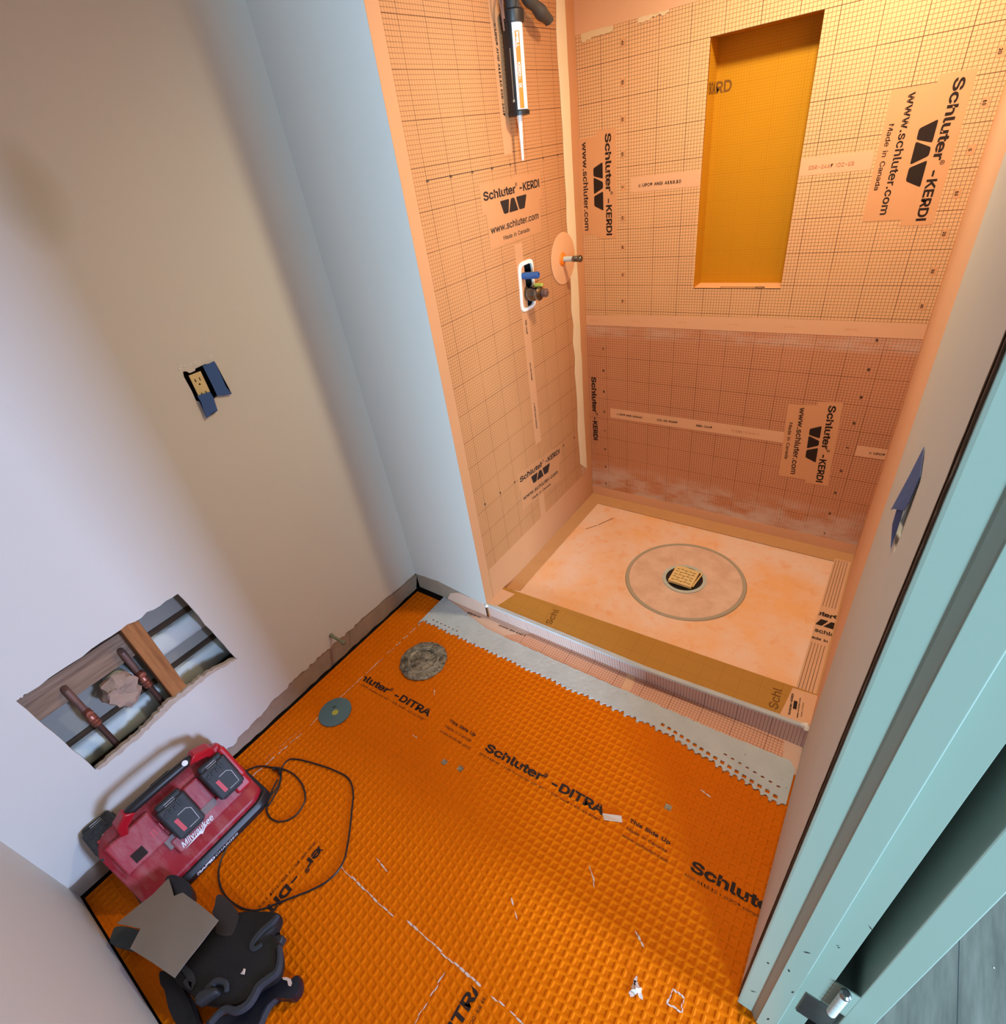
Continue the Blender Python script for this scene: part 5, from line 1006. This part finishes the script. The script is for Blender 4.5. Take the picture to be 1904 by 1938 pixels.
# --- grey sheet and knee pads in front of the charger
def slab(name, outline, z0, z1, mat, parent=None, bevel=.006, dome=0):
    """rounded pad: outline lofted through a few levels"""
    c = Vector((sum(p[0] for p in outline) / len(outline), sum(p[1] for p in outline) / len(outline)))
    bm = B(); O = [Vector(p[:2]) for p in catmull([(p[0], p[1], 0) for p in outline], 3, closed=True)]
    lv = [(z0, .97), (z0 + (z1 - z0) * .3, 1.0), (z0 + (z1 - z0) * .75, 1.0), (z1, .965), (z1 + dome * .6, .80), (z1 + dome, .45)]
    if not dome: lv = lv[:4]
    loft(bm, [[(c.x + (p.x - c.x) * s, c.y + (p.y - c.y) * s, z) for p in O] for z, s in lv])
    bmesh.ops.triangulate(bm, faces=[f for f in bm.faces if len(f.verts) > 4])
    return obj(name, bm, mat, parent)
K1 = [(0.4645, -1.2719), (0.4723, -1.2473), (0.4988, -1.2215), (0.5264, -1.2038), (0.5596, -1.1824), (0.5894, -1.172), (0.604, -1.1925), (0.6083, -1.2106), (0.6354, -1.2093), (0.6481, -1.2132), (0.6749, -1.2272), (0.692, -1.2465), (0.6921, -1.2632), (0.6772, -1.2859), (0.6725, -1.3034), (0.6755, -1.3122), (0.6692, -1.3305), (0.6507, -1.3498), (0.6203, -1.3665), (0.5762, -1.3887), (0.53, -1.3959), (0.4942, -1.4029), (0.4622, -1.3975), (0.4581, -1.365), (0.4584, -1.3202)]
kp = empty('knee_pad', (K1[0][0], K1[0][1], .0), 'black knee pad with grey foam edges, lying on top of the other pad', 'knee pad', 'knee pads by the charger'); kp['world_parts'] = 1; bpy.context.view_layer.update()
slab('shell', K1, .034, .072, M['rubber'], kp, dome=.008)
def ribbon(pts, z, w, h, name, mat, parent):
    P = catmull([(p[0], p[1], z) for p in pts], 5); bm = B(); R_ = []
    for i, p_ in enumerate(P):
        d = (P[min(i + 1, len(P) - 1)] - P[max(i - 1, 0)]).normalized(); n_ = Vector((-d.y, d.x, 0)); t = i / (len(P) - 1); ww = w * (.55 + .45 * math.sin(PI * min(1, max(.0, t * 1.0))))
        R_.append([p_ - n_ * ww / 2 - Vector((0, 0, h)), p_ + n_ * ww / 2 - Vector((0, 0, h)), p_ + n_ * ww / 2 * .8, p_ - n_ * ww / 2 * .8])
    loft(bm, R_); return obj(name, bm, mat, parent, bevel=.002)
ribbon([(0.6521, -1.2129), (0.6762, -1.2286), (0.691, -1.2474), (0.6841, -1.2687), (0.6773, -1.2896), (0.6829, -1.3092), (0.6827, -1.3269), (0.6704, -1.3455), (0.6472, -1.3574), (0.6385, -1.3736), (0.638, -1.3943)], .084, .017, .018, 'foam_edge', M['foam'], kp)
ribbon([(0.5942, -1.1749), (0.5947, -1.1906), (0.5897, -1.2148), (0.5885, -1.2362), (0.5948, -1.2523), (0.6064, -1.2527), (0.6139, -1.2359)], .084, .015, .012, 'foam_edge', M['foam'], kp)
ribbon([(0.6226, -1.3392), (0.6064, -1.3318), (0.5842, -1.3409), (0.579, -1.3554), (0.5783, -1.3722), (0.5758, -1.3899)], .088, .016, .012, 'foam_edge', M['foam'], kp)
ribbon([(0.4764, -1.377), (0.5143, -1.3751), (0.5367, -1.3827), (0.5095, -1.3876)], .080, .020, .02, 'foam_edge', M['dustblack'], kp)
bm = B(); c9 = [(0.6263, -1.294, 0.086)]
lathe(bm, [(.006, 0), (.004, .002)], c9[0], seg=7, jitter=.9); obj('plaster_speck', bm, M['residue'], kp)
K2 = [(0.6619, -1.2602), (0.686, -1.2501), (0.7103, -1.2378), (0.7179, -1.2234), (0.7362, -1.2283), (0.7462, -1.2421), (0.7439, -1.26), (0.7234, -1.2718), (0.7072, -1.2843), (0.7017, -1.3042), (0.7045, -1.32), (0.7133, -1.3349), (0.6995, -1.3595), (0.6569, -1.388), (0.6254, -1.404), (0.5988, -1.4062), (0.6428, -1.3576), (0.6593, -1.3179), (0.6582, -1.2891)]
k2 = empty('knee_pad', (K2[0][0], K2[0][1], .0), 'dark navy black knee pad with a rounded paint-marked end nearest the bare orange floor', 'knee pad', 'knee pads by the charger'); k2['world_parts'] = 1; bpy.context.view_layer.update()
slab('shell', K2, .001, .034, mottled('dark_navy_plastic', (20, 23, 34), .3, 18, .38), k2)
ribbon([(0.7053, -1.2812), (0.6999, -1.3011), (0.704, -1.3178), (0.7107, -1.3359), (0.7151, -1.3499)], .030, .014, .02, 'foam_edge', M['foam'], k2)
bm = B(); q = [(0.6908, -1.2496, 0.036), (0.6975, -1.2433, 0.036), (0.7117, -1.2387, 0.036), (0.7211, -1.2419, 0.036), (0.7238, -1.2476, 0.036), (0.7171, -1.2501, 0.036), (0.7064, -1.246, 0.036), (0.697, -1.2503, 0.036)]
bm.faces.new([bm.verts.new(p_) for p_ in q]); obj('paint_mark', bm, M['residue'], k2, smooth=False)
bm = B(); w_ = [(0.596, -1.2182, 0.045), (0.6107, -1.2003, 0.045), (0.6271, -1.1939, 0.045), (0.6332, -1.2085, 0.045), (0.6261, -1.2213, 0.045), (0.6084, -1.2267, 0.045)]
loft(bm, [[(a, b, .020) for a, b, c in w_], [(a, b, .048) for a, b, c in w_]]); o_ = obj('strap_clip', bm, M['dustblack'], kp, bevel=.004)
bm = B(); w_ = [(0.5733, -1.3902, 0.06), (0.569, -1.375, 0.06), (0.5809, -1.3599, 0.06), (0.5987, -1.3481, 0.06), (0.6145, -1.3485, 0.06), (0.6055, -1.3652, 0.06), (0.5967, -1.3818, 0.06), (0.5885, -1.3943, 0.06)]
loft(bm, [[(a, b, .06) for a, b, c in w_], [(a, b, .098) for a, b, c in w_]]); o_ = obj('strap_loop', bm, M['dustblack'], kp, bevel=.007)
K3 = [(0.4074, -1.2438), (0.4129, -1.2346), (0.4335, -1.2317), (0.4641, -1.2302), (0.501, -1.233), (0.5137, -1.242), (0.5231, -1.2551), (0.5294, -1.2697), (0.5159, -1.2806), (0.4898, -1.2912), (0.4744, -1.2823), (0.4623, -1.273), (0.4362, -1.2725), (0.4239, -1.2582)]
slab('cuff', K3, .05, .080, mottled('brown_black_rubber', (44, 36, 32), .35, 24, .5), kp)
K4 = [(0.4127, -1.4204), (0.4297, -1.4092), (0.469, -1.4028), (0.5065, -1.4025), (0.5457, -1.4059), (0.58, -1.4115), (0.6079, -1.4203), (0.5788, -1.4399), (0.5514, -1.4463), (0.5067, -1.4426), (0.4626, -1.4316), (0.4401, -1.4313)]
slab('lower_strap', K4, .012, .048, M['rubber'], kp)
K5 = [(0.2049, -1.4445), (0.2277, -1.4277), (0.2729, -1.4086), (0.2876, -1.409), (0.2994, -1.4384), (0.2665, -1.4559), (0.2315, -1.4691), (0.2108, -1.4548)]
slab('strap_end', K5, .018, .046, mottled('greenish_grey_webbing', (58, 62, 56), .12, 40, .8), kp)
K6 = [(0.2563, -1.303), (0.2582, -1.2864), (0.2989, -1.2716), (0.3442, -1.271), (0.372, -1.2827), (0.36, -1.2945), (0.3302, -1.3136), (0.2967, -1.3098)]
slab('strap_end', K6, .075, .10, M['black'], kp)
sh_ = [(0.2704, -1.2951, 0.112), (0.2991, -1.3006, 0.112), (0.3307, -1.3078, 0.112), (0.3372, -1.2982, 0.112), (0.3448, -1.2892, 0.112), (0.4127, -1.2779, 0.112), (0.485, -1.269, 0.112), (0.4907, -1.3163, 0.112), (0.4947, -1.3588, 0.112), (0.5003, -1.3956, 0.112), (0.4283, -1.4111, 0.112), (0.3491, -1.4305, 0.112), (0.3375, -1.4121, 0.112), (0.3273, -1.3951, 0.112), (0.2895, -1.4107, 0.112), (0.254, -1.4269, 0.112), (0.2617, -1.3828, 0.112), (0.2726, -1.3386, 0.112)]
bm = B(); t_ = fill2d([[(a, b) for a, b, c in sh_]], .003)
bm.from_mesh(t_); bpy.data.meshes.remove(t_)
bmesh.ops.triangulate(bm, faces=bm.faces[:]); 
for _ in range(3): bmesh.ops.subdivide_edges(bm, edges=[e for e in bm.edges if e.calc_length() > .03], cuts=1, use_grid_fill=True)
cS = Vector((sum(a for a, b, c in sh_) / len(sh_), sum(b for a, b, c in sh_) / len(sh_)))
for v in bm.verts:
    d = Vector((v.co.x, v.co.y)) - cS; v.co.z += .112 - .5 * d.x * d.x + .002 * noise.noise(Vector((v.co.x * 14, v.co.y * 14, 0)))
o_ = obj('grey_sheet', bm, M['card']); tag(o_, 'stiff grey beige sheet with notched edges draped over the knee pads', 'sheet')

# --- lamp above the shower
lf = empty('ceiling_lamp', (LAMP[0], LAMP[1], H), 'round recessed ceiling lamp above the shower', 'lamp')
bm = B(); lathe(bm, [(.10, 0), (.10, -.008), (.085, -.012), (.080, -.006), (.080, 0)], (0, 0, 0), seg=48, ring=True); obj('trim_ring', bm, M['ceil'], lf)
k = N('lamp_lens', .4); k.b.inputs['Emission Color'].default_value = (1, .74, .45, 1); k.b.inputs['Emission Strength'].default_value = 6
bm = B(); lathe(bm, [(.079, -.001), (.079, -.004), (.001, -.005)], (0, 0, 0), seg=48); obj('lens', bm, k.m, lf)
